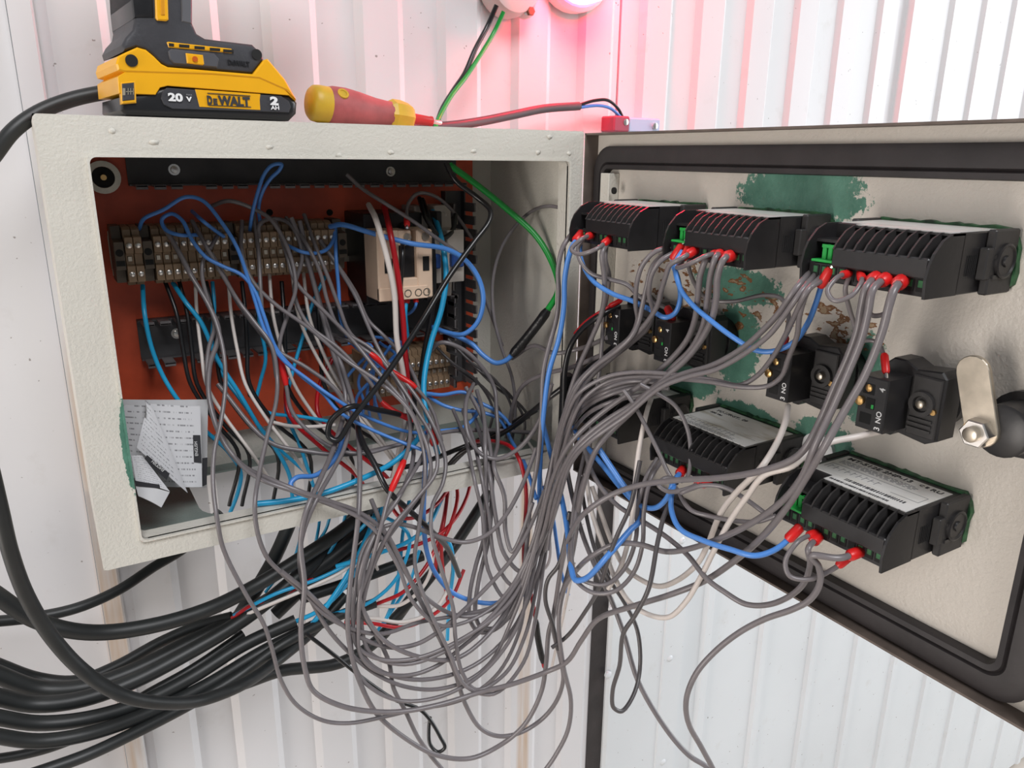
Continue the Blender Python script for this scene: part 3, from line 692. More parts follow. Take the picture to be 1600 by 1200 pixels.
# ================================================================== cordless drill standing on the cabinet
DR = math.radians(5)
do = onY(213, 180, 0.006); do.z = Z0+0.0005
drill = empty('cordless_drill', do, 'yellow and black cordless drill standing on its battery on the cabinet', 'drill', rot=Matrix.Rotation(DR, 4, 'Z'))
Dinv = WM[drill.name].inverted()
def dl(px, py):
    """pixel -> (x, z) on the drill's front side plane (local y = 0)"""
    c = Dinv @ CAM; d = (Dinv.to_3x3() @ ray(px, py)); t = -c.y/d.y; q = c+d*t
    return (q.x, q.z)
def prof(name, pix, m, y0, y1, bev=0.002, seg=2, par=None, sm=30):
    bm = bmesh.new(); pts = [dl(*p) for p in pix]
    pts = [(x, max(z, 0.0002)) for x, z in pts]
    prism(bm, pts, 'y', y0, y1, bev, seg)
    return obj(name, bm, m, par or drill, sm, local=True)
BWD = 0.072; M_sdy0 = mat('dull_mark', (0.30, 0.27, 0.20), 0.5)
bat = prof('battery_case', [(190, 152), (190, 172), (198, 180), (455, 189), (466, 178), (467, 160), (455, 146), (260, 132), (213, 145)], M_bat, 0.0015, BWD-0.0015, 0.004, 3)
prof('battery_shell', [(186, 146), (184, 120), (196, 112), (330, 116), (405, 122), (443, 138), (463, 158), (452, 149), (262, 134), (250, 137), (243, 148), (214, 147)], M_yellow, 0.0, BWD, 0.0012, 1, bat, None)
prof('foot_shell', [(184, 110), (181, 100), (184, 88), (196, 82), (214, 74), (228, 78), (240, 88), (252, 100), (262, 105), (395, 116), (412, 94), (418, 92), (445, 124), (463, 156), (448, 142), (405, 123), (330, 117), (196, 113)], M_yellow, -0.0008, BWD, 0.0010, 1, None, None)
prof('grip_foot', [(194, 80), (191, 70), (197, 58), (208, 46), (210, 34), (206, 0), (203, -60), (198, -120), (300, -140), (303, -60), (301, 10), (302, 36), (309, 52), (322, 60), (345, 63), (396, 69), (411, 84), (413, 93), (396, 115), (330, 109), (262, 104), (250, 97), (238, 85), (226, 77), (214, 73)], M_dgrey, 0.0012, BWD-0.0012, 0.006, 3)
prof('grip_rubber', [(209, 29), (206, 0), (203, -60), (199, -118), (236, -120), (240, -30), (243, 29)], M_bat, -0.0002, BWD, 0.003, 2)
prof('grip_stripe', [(240, -60), (258, -60), (262, 0), (263, 31), (260, 33), (246, 32), (243, 28)], M_yellow, -0.0010, 0.004, 0.0008, 1)
prof('grip_stripe_slot', [(249, -50), (254, -50), (257, 24), (251, 24)], mat('orange_inset', (0.62, 0.26, 0.004), 0.4), -0.0016, 0.003, 0.0003, 1)
prof('trigger_pad', [(281, -60), (301, -60), (301, 38), (284, 34)], mat('grey_pad', (0.10, 0.10, 0.11), 0.5), 0.0006, 0.004, 0.0008, 1)
prof('vent_frame', [(261, 66), (263, 65), (362, 76), (365, 80), (363, 83), (264, 74)], M_yellow, 0.0004, 0.004, 0.0006, 1)
for a in (263, 279, 303, 327, 348):
    w_ = 9 if a == 263 else 17
    prof('vent_slot', [(a+1, 67.2+(a-263)*0.112), (a+w_, 68.3+(a-263)*0.112), (a+w_, 73.0+(a-263)*0.112), (a+1, 72.0+(a-263)*0.112)], M_hole, -0.0002, 0.003, 0.0002, 1)
pan = prof('switch_panel', [(263, 80), (268, 76), (335, 83), (343, 92), (340, 106), (272, 100), (265, 92)], mat('panel_grey', (0.075, 0.075, 0.085), 0.45), 0.0003, 0.004, 0.0008, 1)
prof('lamp_button', [(290, 83), (317, 86), (319, 100), (317, 102), (292, 99)], M_yellow, -0.0006, 0.003, 0.0006, 1)
bm = bmesh.new(); x, z = dl(304, 92.5); lathe(bm, [(0, 0.0017), (0.0016, 0.0017)], (x, 0.0, z), (0, -1, 0), 12); obj('lamp', bm, mat('lamp_orange', (0.5, 0.1, 0.01), 0.3), drill, 40, local=True)
for px, py, r, yy in ((205, 95, 0.0036, -0.0004), (402, 85, 0.0034, 0.0016)):
    bm = bmesh.new(); x, z = dl(px, py); lathe(bm, [(0, r), (0.0012, r)], (x, yy, z), (0, -1, 0), 18); obj('screw_hole', bm, M_hole, drill, 40, local=True)
prof('battery_latch', [(188, 128), (212, 126), (213, 161), (190, 163)], M_yellow, -0.0006, 0.006, 0.0008, 1, bat)
prof('latch_window', [(190, 131), (209, 129), (210, 156), (191, 158)], M_dgrey, -0.0012, 0.004, 0.0005, 1, bat)
prof('latch_mark', [(196, 143), (208, 142.4), (208, 143.6), (196, 144.2)], M_sdy0, -0.0016, 0.002, 0, 1, bat)
for a in (199, 203, 207): prof('latch_mark', [(a, 138), (a+1, 138), (a+1, 148), (a, 148)], M_sdy0, -0.0016, 0.002, 0, 1, bat)
prof('latch_mark', [(191, 138), (195, 138), (195, 149), (191, 149)], M_sdy0, -0.0015, 0.002, 0, 1, bat)
# battery label
lab = [(252, 154), (254, 143), (261, 137), (440, 150), (452, 158), (455, 167), (452, 176), (270, 170), (257, 164)]
prof('battery_label', lab, M_dgrey, 0.0004, 0.004, 0.0004, 1, bat)
prof('battery_label_yellow', [(305, 139.5), (407, 147), (406, 156), (407, 172), (312, 167), (308, 152)], M_yellow, 0.0001, 0.003, 0.0002, 1, bat)
def dtext(s, p0, p1, hpx, m, bold=0.0001, nm='lettering', yy=-0.0004, par=bat):
    x0, z0 = dl(*p0); x1, z1 = dl(*p1); _, zt = dl(p0[0], p0[1]-hpx)
    b = text_bm(s, (zt-z0)/0.72, 0.00015, bold)
    xs = [v.co.x for v in b.verts]; wd = max(xs)-min(xs); sc = math.hypot(x1-x0, z1-z0)/wd
    bmesh.ops.translate(b, vec=(-min(xs), 0, 0), verts=b.verts); bmesh.ops.scale(b, vec=(sc, 1, 1), verts=b.verts)
    sh = (z1-z0)/(x1-x0)
    for v in b.verts: v.co = Vector((x0+v.co.x, yy-v.co.z, z0+v.co.y+v.co.x*sh))
    obj(nm, b, m, par, local=True)
dtext('20', (263, 157), (286, 158.5), 12, M_pwhite, 0.0003); dtext('V', (291, 158), (300, 158.5), 7, M_pwhite, 0.0002); dtext('MAX', (291, 149.5), (300, 150), 3, M_pgrey, 0)
dtext('D', (324, 162.5), (332, 163), 13, M_print, 0.0004); dtext('E', (333.5, 163), (340, 163.5), 9, M_print, 0.0003); dtext('WALT', (341, 163.5), (391, 166), 14, M_print, 0.0004)
prof('logo_rule', [(324, 145), (391, 149.5), (391, 150.6), (324, 146.1)], M_print, -0.0005, 0.002, 0.0, 1, bat)
prof('logo_rule', [(326, 163.7), (392, 166.7), (392, 167.8), (326, 164.8)], M_print, -0.0005, 0.002, 0.0, 1, bat)
dtext('2', (422, 163), (435, 164), 12, M_pwhite, 0.0004); dtext('AH', (423, 171), (436, 171.5), 6, M_pwhite, 0.0001)
dtext('DeWALT', (357, 101), (391, 104.5), 8, M_bat, 0.0002, yy=0.0008, par=drill)
# head above the frame: motor housing, chuck
bm = bmesh.new(); x, z = dl(250, -140); lathe(bm, [(-0.055, 0.020), (-0.05, 0.029), (0.075, 0.031), (0.095, 0.026), (0.10, 0.019), (0.135, 0.018), (0.14, 0.012)], (x, BWD/2, z+0.028), (1, 0, 0), 24); obj('motor_housing', bm, M_yellow, drill, 40, local=True)
bm = bmesh.new(); lathe(bm, [(0.10, 0.0205), (0.135, 0.0190), (0.142, 0.010)], (x, BWD/2, z+0.028), (1, 0, 0), 20); obj('chuck', bm, M_bat, drill, 40, local=True)
# ================================================================== screwdriver
a0 = onY(481, 156, 0.030); a0.z = Z0+0.0150; a1 = onY(690, 189, 0.042); a1.z = Z0+0.0045
sdv = empty('screwdriver', (a0.x, a0.y, Z0), 'red and yellow insulated screwdriver lying on the cabinet top', 'screwdriver')
ax = (a1-a0); Ls = ax.length; ax.normalize()
M_sdr = mat('worn_red_grip', (0.46, 0.11, 0.11), 0.55, nscale=70, namt=0.35, bump=0.1)
M_sdy = mat('worn_yellow_grip', (0.66, 0.42, 0.03), 0.45, nscale=50, namt=0.25)
def sd(name, prof_, m, n=24, sm=40): bm = bmesh.new(); lathe(bm, [(t*Ls, r) for t, r in prof_], a0, ax, n); return obj(name, bm, m, sdv, sm)
sd('end_cap', [(0.0, 0.0), (0.003, 0.006), (0.012, 0.0105), (0.03, 0.0125), (0.07, 0.0132), (0.155, 0.0130)], M_sdy)
grip = sd('grip', [(0.12, 0.0128), (0.16, 0.0140), (0.24, 0.0143), (0.34, 0.0130), (0.46, 0.0108), (0.55, 0.0100), (0.585, 0.0102)], M_sdr)
sd('collar', [(0.57, 0.0104), (0.60, 0.0122), (0.66, 0.0122), (0.72, 0.0108), (0.745, 0.0085), (0.75, 0.004)], M_sdy, 8, 25)
sd('shaft_sleeve', [(0.73, 0.0043), (0.90, 0.0036), (0.905, 0.0040), (0.915, 0.0040), (0.918, 0.002)], mat('red_sleeve', (0.55, 0.03, 0.03), 0.4))
sd('blade', [(0.91, 0.0017), (0.985, 0.0017), (0.998, 0.0012), (1.0, 0.0004)], M_steel, 12)
q = a0+ax*(0.20*Ls); nrm = (CAM-q); nrm = (nrm-ax*nrm.dot(ax)).normalized(); nrm = (nrm*0.75+Vector((0, 0, 0.65))).normalized()
bm = bmesh.new(); lathe(bm, [(0.0125, 0.0042), (0.0147, 0.0042), (0.0147, 0.0028), (0.0142, 0.0026), (0.0142, 0)], q, nrm, 16, False); obj('hanging_eye', bm, M_sdy, sdv, 40)
# ================================================================== beacon and its fixing above the cabinet
yb = YW-0.003
bc = onY(893, -52, yb); bc.y = yb
beacon = empty('beacon_lamp', bc, 'glowing red beacon lamp on the wall at the top edge', 'lamp')
bm = bmesh.new(); lathe(bm, [(0, 0.044), (0.012, 0.044), (0.016, 0.040)], bc, (0, -1, 0), 28); obj('base', bm, M_pwhite, beacon, 40)
M_glow = mat('red_lamp_glow', (0.8, 0.03, 0.03), 0.3, emis=(1.0, 0.012, 0.045), estr=85)
bm = bmesh.new(); lathe(bm, [(0.014, 0.038), (0.030, 0.038), (0.050, 0.034), (0.064, 0.022), (0.068, 0.008), (0.0685, 0)], bc, (0, -1, 0), 28); obj('dome', bm, M_glow, beacon, 60)
M_mount = mat('pale_box_plastic', (0.60, 0.55, 0.53), 0.45)
jc = onY(805, -28, yb-0.02); jc.y = yb
jb = empty('junction_box', jc, 'pale round junction box with a bolt left of the glowing beacon', 'junction box')
bm = bmesh.new(); lathe(bm, [(0, 0.030), (0.018, 0.030), (0.024, 0.027), (0.026, 0.020)], jc, (0, -1, 0), 30); obj('housing', bm, M_mount, jb, 40)
q = onY(828, 18, yb-0.022); bm = bmesh.new(); lathe(bm, [(-0.006, 0.0105), (0, 0.0100), (0.003, 0.008)], (q.x-0.002, q.y+0.003, q.z+0.004), (0, -1, 0), 16); obj('lug', bm, M_mount, jb, 40)
bm = bmesh.new(); lathe(bm, [(0, 0.0042), (0.003, 0.0042), (0.0032, 0.003)], q, (0, -1, 0), 6); obj('bolt', bm, mat('rusty_bolt', (0.24, 0.12, 0.08), 0.6, 0.5), jb)
# connector block on the wall past the cabinet corner
q0 = onY(950, 206, 0.148); q1 = onY(1024, 205, 0.148)
cn = empty('cable_connector', (q0.x, 0.15, q0.z), 'small pale blue connector block on the wall behind the cabinet corner', 'connector')
bm = bmesh.new(); box(bm, q0.x+0.022, q1.x, 0.140, 0.1635, q0.z, q0.z+0.0155, 0.0015); obj('body', bm, mat('pale_blue_plastic', (0.45, 0.52, 0.70), 0.45), cn)
bm = bmesh.new(); box(bm, q0.x, q0.x+0.022, 0.138, 0.1635, q0.z, q0.z+0.0165, 0.0015); obj('red_clamp', bm, mat('dull_red_plastic', (0.34, 0.05, 0.09), 0.5), cn)
for px, py in ((977, 191), (1023, 197)):
    c_ = onY(px, py, 0.139); bm = bmesh.new(); lathe(bm, [(-0.002, 0.0034), (0.0015, 0.0034), (0.002, 0.002)], c_, (0, -1, 0), 12); obj('screw', bm, M_steel, cn, 40)
# ================================================================== folded manual in the cabinet corner
def paper_mat(name, base):
    """cheap paper with rows of unreadable small print; local x along the lines, z down the page"""
    m = newmat(name, 0.7); k = NT(m); sp = k.sep(k.tc.outputs['UV'])
    row = k.math('FRACT', k.math('MULTIPLY', sp[1], 13.0)); ln = k.math('GREATER_THAN', row, 0.76)
    cb = k.new('ShaderNodeCombineXYZ'); k.link(k.math('MULTIPLY', sp[0], 22.0), cb.inputs[0]); k.link(k.math('MULTIPLY', k.math('FLOOR', k.math('MULTIPLY', sp[1], 13.0)), 7.3), cb.inputs[1])
    wv = k.math('GREATER_THAN', k.noise(cb.outputs[0], 1.1, 2), 0.50)
    mg = k.math('MULTIPLY', k.math('GREATER_THAN', sp[0], 0.08), k.math('LESS_THAN', sp[0], 0.86))
    c = k.mix(k.math('MULTIPLY', k.math('MULTIPLY', ln, wv), k.math('MULTIPLY', mg, 0.65)), base, (0.07, 0.07, 0.08))
    k.link(c, k.b.inputs['Base Color']); return m
M_paper = paper_mat('manual_paper', (0.70, 0.70, 0.72)); M_paper0 = mat('blank_paper', (0.66, 0.66, 0.67), 0.7, nscale=20, namt=0.08)
def sheet(name, corners, m, parent, bulge=0.0, thick=0.0006, nu=10, nv=6):
    """corners: TL, TR, BR, BL in world space; bent towards the camera by bulge"""
    bm = bmesh.new(); uvl = bm.loops.layers.uv.new('UVMap'); tl, tr, br, bl = [Vector(c) for c in corners]
    nrm = (tr-tl).cross(bl-tl).normalized()
    if nrm.dot(CAM-tl) < 0: nrm = -nrm
    G = []
    for j in range(nv+1):
        row = []
        for i in range(nu+1):
            s, t = i/nu, j/nv
            q = tl.lerp(tr, s).lerp(bl.lerp(br, s), t)+nrm*bulge*math.sin(math.pi*s)*(1-0.4*t)
            row.append((q, s, 1-t))
        G.append(row)
    F = [[bm.verts.new(g[0]+nrm*thick/2) for g in r] for r in G]; Bk = [[bm.verts.new(g[0]-nrm*thick/2) for g in r] for r in G]
    for A in (F, Bk):
        for j in range(nv):
            for i in range(nu):
                f = bm.faces.new((A[j][i], A[j][i+1], A[j+1][i+1], A[j+1][i]))
                for lp, (jj, ii) in zip(f.loops, ((j, i), (j, i+1), (j+1, i+1), (j+1, i))): lp[uvl].uv = (G[jj][ii][1], G[jj][ii][2])
    rim = [(0, i) for i in range(nu)]+[(j, nu) for j in range(nv)]+[(nv, i) for i in range(nu, 0, -1)]+[(j, 0) for j in range(nv, 0, -1)]
    for a, b in zip(rim, rim[1:]+rim[:1]): bm.faces.new((F[a[0]][a[1]], F[b[0]][b[1]], Bk[b[0]][b[1]], Bk[a[0]][a[1]]))
    return obj(name, bm, m, parent, 50)
mo = onZ(300, 790, -CH+0.002)
man = empty('instruction_manual', mo, 'folded white instruction booklet with black index tabs in the cabinet corner', 'booklet')
sheet('back_cover', [onY(176, 624, 0.090), onY(325, 624, 0.088), onY(323, 762, 0.080), onY(196, 756, 0.085)], M_paper0, man, 0.002)
sheet('page', [onY(180, 632, 0.080), onY(313, 634, 0.076), onY(315, 760, 0.068), onY(200, 745, 0.074)], M_paper, man, 0.003)
sheet('page', [onY(226, 630, 0.074), onY(313, 635, 0.070), onY(316, 761, 0.060), onY(250, 760, 0.064)], M_paper, man, 0.002)
curl = sheet('curled_page', [onY(232, 629, 0.072), onY(240, 640, 0.062), onY(293, 770, 0.046), onY(214, 700, 0.040)], M_paper, man, 0.007)
curl['label'] = 'dog-eared page curling forward'
sheet('index_tab', [onY(301.5, 680, 0.0655), onY(313, 680, 0.0650), onY(315, 723, 0.062), onY(303, 722, 0.0625)], M_print, man, 0)
sheet('index_tab', [onY(316, 716, 0.068), onY(324, 715, 0.068), onY(323, 757, 0.065), onY(316, 760, 0.065)], M_print, man, 0)
sheet('index_tab', [onY(230, 711, 0.0390), onY(265, 740, 0.0400), onY(260, 750, 0.0395), onY(225, 718, 0.0385)], M_print, man, 0)
def ptxt(s, a, b, up, m, par):
    a, b, up = Vector(a), Vector(b), Vector(up); bm = text_bm(s, (up-a).length/0.72, 0.0001); xs = [v.co.x for v in bm.verts]; L_ = max(xs)-min(xs)
    bmesh.ops.translate(bm, vec=(-min(xs), 0, 0), verts=bm.verts); bmesh.ops.scale(bm, vec=((b-a).length/L_, 1, 1), verts=bm.verts)
    bm.transform(frame3(a, b-a, up-a)); obj('lettering', bm, m, par)
ptxt('ENGLISH', onY(309.5, 712, 0.0618), onY(308, 690, 0.0640), onY(304.5, 712, 0.0620), M_pwhite, man)
ptxt('ENGLISH', onY(254, 737, 0.0380), onY(236, 722, 0.0375), onY(257, 733.5, 0.0380), M_pwhite, man)
lf = empty('folded_leaflet', onZ(250, 800, -CH+0.002), 'small folded leaflet with a printed table below the booklet', 'leaflet')
sheet('table_page', [onY(205, 712, 0.036), onY(222, 712, 0.040), onY(265, 768, 0.030), onY(212, 752, 0.028)], M_paper, lf, 0.002)
sheet('index_tab', [onY(211, 751, 0.0270), onY(249, 757, 0.0275), onY(250, 763, 0.0270), onY(212, 759, 0.0265)], M_print, lf, 0.001)
sheet('fold', [onY(211, 757, 0.028), onY(265, 769, 0.029), onY(252, 793, 0.022), onY(216, 775, 0.024)], M_paper0, lf, 0.002)
# ================================================================== cables and wires
WC = {'g': ('grey', mat('grey_wire_pvc', (0.180, 0.162, 0.168), 0.30, nscale=150, namt=0.12)), 'b': ('blue', mat('blue_wire_pvc', (0.075, 0.24, 0.64), 0.32)),
      'c': ('cyan', mat('cyan_wire_pvc', (0.015, 0.33, 0.60), 0.32)), 'k': ('black', mat('black_wire_pvc', (0.012, 0.012, 0.013), 0.28)),
      'r': ('red', mat('red_wire_pvc', (0.42, 0.008, 0.014), 0.32)), 'w': ('white', mat('white_wire_pvc', (0.66, 0.60, 0.56), 0.35)),
      'n': ('green', mat('green_wire_pvc', (0.01, 0.30, 0.045), 0.32)), 'd': ('dark grey', mat('dark_grey_wire_pvc', (0.075, 0.068, 0.070), 0.32))}
M_cable = mat('black_rubber_cable', (0.020, 0.022, 0.022), 0.45, nscale=50, namt=0.35)
M_tape = mat('black_tape', (0.010, 0.010, 0.011), 0.35, bump=0.4, bscale=400)
def dep(p, q=None): return (p-CAM).dot(FW)
def trace(pts):
    """pixel polyline with a few depth anchors -> smooth 3D path. Anchor: float = plane y, 'dNN' = NN mm off the cabinet door"""
    D = []
    for p in pts:
        a = p[2] if len(p) > 2 else None
        if a is None: D.append(None)
        elif isinstance(a, str): D.append(dep(onX(p[0], p[1], XS-float(a[1:])/1000)))
        else: D.append(dep(onY(p[0], p[1], a)))
    s = [0.0]
    for i in range(1, len(pts)): s.append(s[-1]+math.hypot(pts[i][0]-pts[i-1][0], pts[i][1]-pts[i-1][1]))
    known = [i for i, d in enumerate(D) if d is not None]
    for i in range(len(pts)):
        if D[i] is None:
            lo = [k for k in known if k < i]; hi = [k for k in known if k > i]
            if lo and hi:
                a, b = lo[-1], hi[0]; t = (s[i]-s[a])/(s[b]-s[a]); t = t*t*(3-2*t)*0.4+t*0.6; D[i] = D[a]+(D[b]-D[a])*t
            else: D[i] = D[lo[-1]] if lo else D[hi[0]]
    return [atD(p[0], p[1], d) for p, d in zip(pts, D)], sum(D)/len(D)
NW = [0]
def wire(c, wpx, desc, pts, ferr='', sleeves=(), group=None, tape=(), name='wire', m=None, cat='wire', sides=7):
    """ferr: 's' and/or 'e' = red crimp ferrule on the start / end; sleeves = [(i0, i1, colour)] index ranges with a heat-shrink sleeve"""
    if cat == 'cable' and pts[0][0] < 0:                       # carry on past the frame edge
        a, b2 = pts[0], pts[1]; k = 130/math.hypot(b2[0]-a[0], b2[1]-a[1])
        pts = [(a[0]-(b2[0]-a[0])*k*1.7, a[1]-(b2[1]-a[1])*k*1.2, a[2]), (a[0]-(b2[0]-a[0])*k*0.8, a[1]-(b2[1]-a[1])*k*0.7)]+pts
    if pts[-1][1] > 1200: a = pts[-1]; b2 = pts[-2]; pts = pts+[(a[0]+(a[0]-b2[0])*1.5, a[1]+90), (a[0]+(a[0]-b2[0])*1.2, a[1]+230, a[2])]
    P, dm = trace(pts); r = wpx*dm/FPX/2
    path = spline(P, 6); bm = bmesh.new(); tube(bm, path, r, sides)
    word, mm = WC[c]; o = obj(name, bm, m or mm, None, 60)
    tag(o, (word+' ' if cat == 'wire' else '')+desc, cat, group)
    for e in ferr:
        pp = path if e == 's' else path[::-1]
        a = pp[0]; dr = (pp[0]-pp[3]).normalized()
        if e in 'se':
            b = bmesh.new(); lathe(b, [(-0.0095, r*1.25), (-0.008, r*1.75), (0.001, r*1.7), (0.0025, r*1.2)], a, dr, 12); obj('ferrule', b, M_red, o, 40)
            b = bmesh.new(); lathe(b, [(0.0, r*0.8), (0.006, r*0.7)], a, dr, 8); obj('pin', b, M_steel, o, 40)
    for i0, i1, cm in sleeves:
        sub = path[int(i0*6):int(i1*6)+1]; b = bmesh.new(); tube(b, sub, [r*1.55 if 0 < k < len(sub)-1 else r*1.15 for k in range(len(sub))], 10); obj('sleeve', b, cm, o, 60)
    NW[0] += 1
    return o
R_ = M_red
def utail(k):
    """lower end of a hanging wire: a U-turn back over the lip into the cabinet"""
    return [(838-3*k, 868+7*k), (814-4*k, 893+9*k, -0.045), (788-5*k, 866+5*k), (774-4*k, 805), (766-5*k, 748, -0.014), (754-5*k, 692, 0.02), (738-6*k, 640, 0.07)]
GG = 'loose grey control wires'
def ltail(k):
    """lower end of a hanging wire: a low sweep to the left and back up over the lip"""
    return [(824-2*k, 885+2*k), (798-2*k, 940+5*k, -0.045), (760-3*k, 985+9*k), (712, 1008+13*k), (655, 1004+14*k), (602-3*k, 982+10*k), (568-4*k, 935), (574-4*k, 880, -0.03), (602-5*k, 820), (636-6*k, 772, -0.014), (654-5*k, 710, 0.02), (648-8*k, 640, 0.06)]
# ---- wires of the upper controllers
wire('g', 7.5, 'wire leaving the left end of the hinge-side upper controller', [(893, 366, 'd64'), (880, 385, 'd72'), (872, 420), (873, 460), (870, 495), (858, 540), (849, 580, -0.05), (846, 650), (840, 720, -0.045), (828, 790), (824, 840, -0.045)]+utail(0)[1:], group=GG)
wire('b', 8, 'wire dropping from the hinge-side upper controller beside the cabinet frame', [(908, 366, 'd64'), (893, 388, 'd76'), (883, 430), (881, 480), (873, 530), (858, 580, -0.055), (850, 640), (844, 720), (843, 790, -0.04), (847, 860), (840, 905), (815, 930), (765, 943, -0.02), (710, 928), (682, 898), (668, 865), (662, 815), (664, 740, -0.01), (668, 700, 0.05)], 's')
wire('g', 7, 'jumper loop between two red ferrules on the hinge-side upper controller', [(926, 367, 'd64'), (908, 374, 'd80'), (893, 389, 'd86'), (904, 397, 'd86'), (930, 390, 'd80'), (953, 373, 'd64')], 'se')
wire('g', 7, 'wire from the hinge-side upper controller to the second push button', [(919, 366, 'd64'), (903, 388, 'd76'), (908, 410), (925, 428), (955, 437), (980, 445), (1000, 464), (1025, 474), (1043, 484), (1050, 497, 'd40')], 'e')
wire('b', 8, 'wire linking the first and second upper controllers', [(907, 372, 'd66'), (908, 405, 'd72'), (925, 437), (955, 458), (990, 471), (1018, 485), (1040, 496, 'd60'), (1055, 489), (1063, 465), (1059, 435), (1052, 408), (1064, 387, 'd64')], 'e')
wire('b', 8.5, 'wire linking the second and third upper controllers', [(1066, 392, 'd66'), (1055, 412, 'd72'), (1062, 448), (1080, 474), (1112, 502), (1150, 530), (1180, 547, 'd64'), (1207, 549), (1240, 535), (1262, 505), (1276, 470), (1286, 440), (1295, 425, 'd64')], 'e')
wire('g', 7.5, 'wire hanging from the right ferrule of the hinge-side upper controller', [(950, 378, 'd66'), (941, 395, 'd74'), (944, 430), (945, 460), (940, 490), (926, 525), (908, 565), (893, 605), (880, 655, -0.06), (868, 710), (852, 780), (835, 850, -0.045), (815, 920), (800, 958), (770, 985, -0.035), (748, 987), (735, 970), (734, 930), (744, 882), (757, 837), (760, 790, -0.014), (758, 700, 0.0), (756, 650, 0.03), (745, 610, 0.06)], group=GG)
wire('g', 6.5, 'wire running down to the first push button beside the gasket', [(948, 380, 'd62'), (946, 405, 'd66'), (952, 430), (949, 460), (944, 490, 'd50'), (941, 530), (938, 570), (932, 610), (924, 650), (922, 700, 'd60'), (916, 740), (905, 790), (898, 850, -0.10)], group=GG)
wire('g', 7, 'outermost wire of the left four on the middle upper controller', [(1050, 386, 'd62'), (1024, 393, 'd72'), (1004, 414), (995, 442), (993, 475), (996, 500), (985, 526), (958, 549), (924, 576), (900, 602, -0.10), (882, 645), (868, 695, -0.07), (855, 760), (838, 830), (815, 890, -0.05), (793, 925), (770, 948), (713, 962, -0.03), (653, 973), (600, 990), (557, 985), (510, 962), (480, 932, -0.02), (440, 895), (418, 872), (403, 835, -0.02), (398, 790, -0.016), (406, 735), (418, 680, 0.02), (431, 630), (433, 590, 0.05), (424, 540), (395, 500), (372, 470, 0.08), (345, 425), (322, 385, 0.085), (300, 345, 0.105)], group=GG)
wire('g', 7, 'second of the left four wires on the middle upper controller', [(1040, 394, 'd60'), (1020, 415, 'd68'), (1010, 450), (1003, 480), (998, 503), (988, 524, 'd76'), (965, 547), (930, 573), (905, 600, -0.11), (886, 640), (872, 690), (860, 750, -0.06), (848, 800), (832, 858), (812, 898, -0.05), (785, 945), (752, 985), (720, 1012, -0.04), (690, 1036), (650, 1053), (613, 1055), (580, 1043), (562, 1020), (560, 985), (563, 927, -0.03), (575, 868), (602, 806), (640, 748, -0.012), (665, 700, 0.01), (672, 655), (655, 605, 0.05), (632, 560), (600, 525), (575, 500, 0.08), (557, 460), (530, 418, 0.088), (500, 376, 0.10)], group=GG, sleeves=())
wire('g', 7, 'third of the left four wires on the middle upper controller', [(1056, 393, 'd62'), (1032, 408, 'd72'), (1018, 430), (1014, 460), (1020, 486), (1012, 512), (990, 533), (958, 558), (922, 590), (898, 625, -0.09), (880, 675), (866, 730), (855, 790, -0.06), (838, 850), (822, 910), (800, 968), (768, 1033, -0.045), (733, 1062), (683, 1077), (633, 1073), (587, 1053), (543, 1017), (512, 982), (485, 935), (472, 905), (468, 868), (476, 825, -0.02), (495, 780, -0.016), (520, 735, 0.005), (538, 700), (545, 650, 0.04), (525, 610), (480, 575), (430, 545), (395, 505, 0.08), (370, 470), (352, 435), (330, 395, 0.095)], group=GG)
wire('g', 7.5, 'fourth of the left four wires on the middle upper controller', [(1088, 390, 'd64'), (1064, 404, 'd78'), (1047, 414), (1040, 432), (1033, 455), (1027, 478), (1012, 502), (992, 525), (965, 552), (930, 582), (908, 612, -0.10), (890, 660), (876, 715), (868, 770, -0.07), (855, 830), (850, 862, -0.055)], 's', group=GG)
wire('g', 7.5, 'jumper loop below the red ferrules of the middle upper controller', [(1122, 396, 'd64'), (1103, 400, 'd80'), (1078, 412, 'd84'), (1058, 418, 'd78'), (1066, 408, 'd70'), (1076, 386, 'd64')], 'se')
wire('g', 8, 'wire falling in front of the second push button, left of three', [(1112, 397, 'd64'), (1103, 405, 'd76'), (1094, 430), (1090, 470), (1085, 502), (1074, 530), (1050, 560), (1012, 594), (975, 620), (932, 652), (895, 688, -0.11), (875, 720), (857, 770), (842, 830, -0.06), (826, 885), (800, 952), (778, 980, -0.04), (752, 980), (743, 960), (748, 908), (763, 845), (768, 790, -0.014), (768, 720, 0.0), (757, 662, 0.03), (738, 622), (728, 605, 0.06)], group=GG)
wire('g', 8, 'wire falling in front of the second push button, middle of three', [(1128, 397, 'd64'), (1118, 402, 'd76'), (1110, 430), (1105, 470), (1098, 510), (1080, 545), (1052, 573), (1026, 600), (990, 630), (950, 655), (907, 690, -0.12), (880, 732), (862, 780), (846, 840, -0.06)]+ltail(1.6), 's', group=GG)
wire('g', 8.5, 'wire falling in front of the second push button, right of three', [(1146, 398, 'd64'), (1130, 406, 'd76'), (1121, 432), (1119, 465), (1113, 495), (1098, 527), (1073, 560), (1042, 588), (1015, 615), (985, 645), (957, 672), (932, 702, -0.14), (916, 745), (905, 790), (897, 850, -0.10), (885, 905), (872, 945), (858, 985, -0.08), (853, 1040), (845, 1083), (818, 1134), (779, 1166, -0.06), (735, 1185), (683, 1180), (633, 1153), (587, 1113), (560, 1060), (547, 1013), (543, 965), (547, 915, -0.03), (553, 865), (560, 805, -0.018), (562, 720, 0.01), (556, 650, 0.05), (540, 590), (515, 520, 0.08), (490, 440), (468, 345, 0.10)], 's', group=GG)
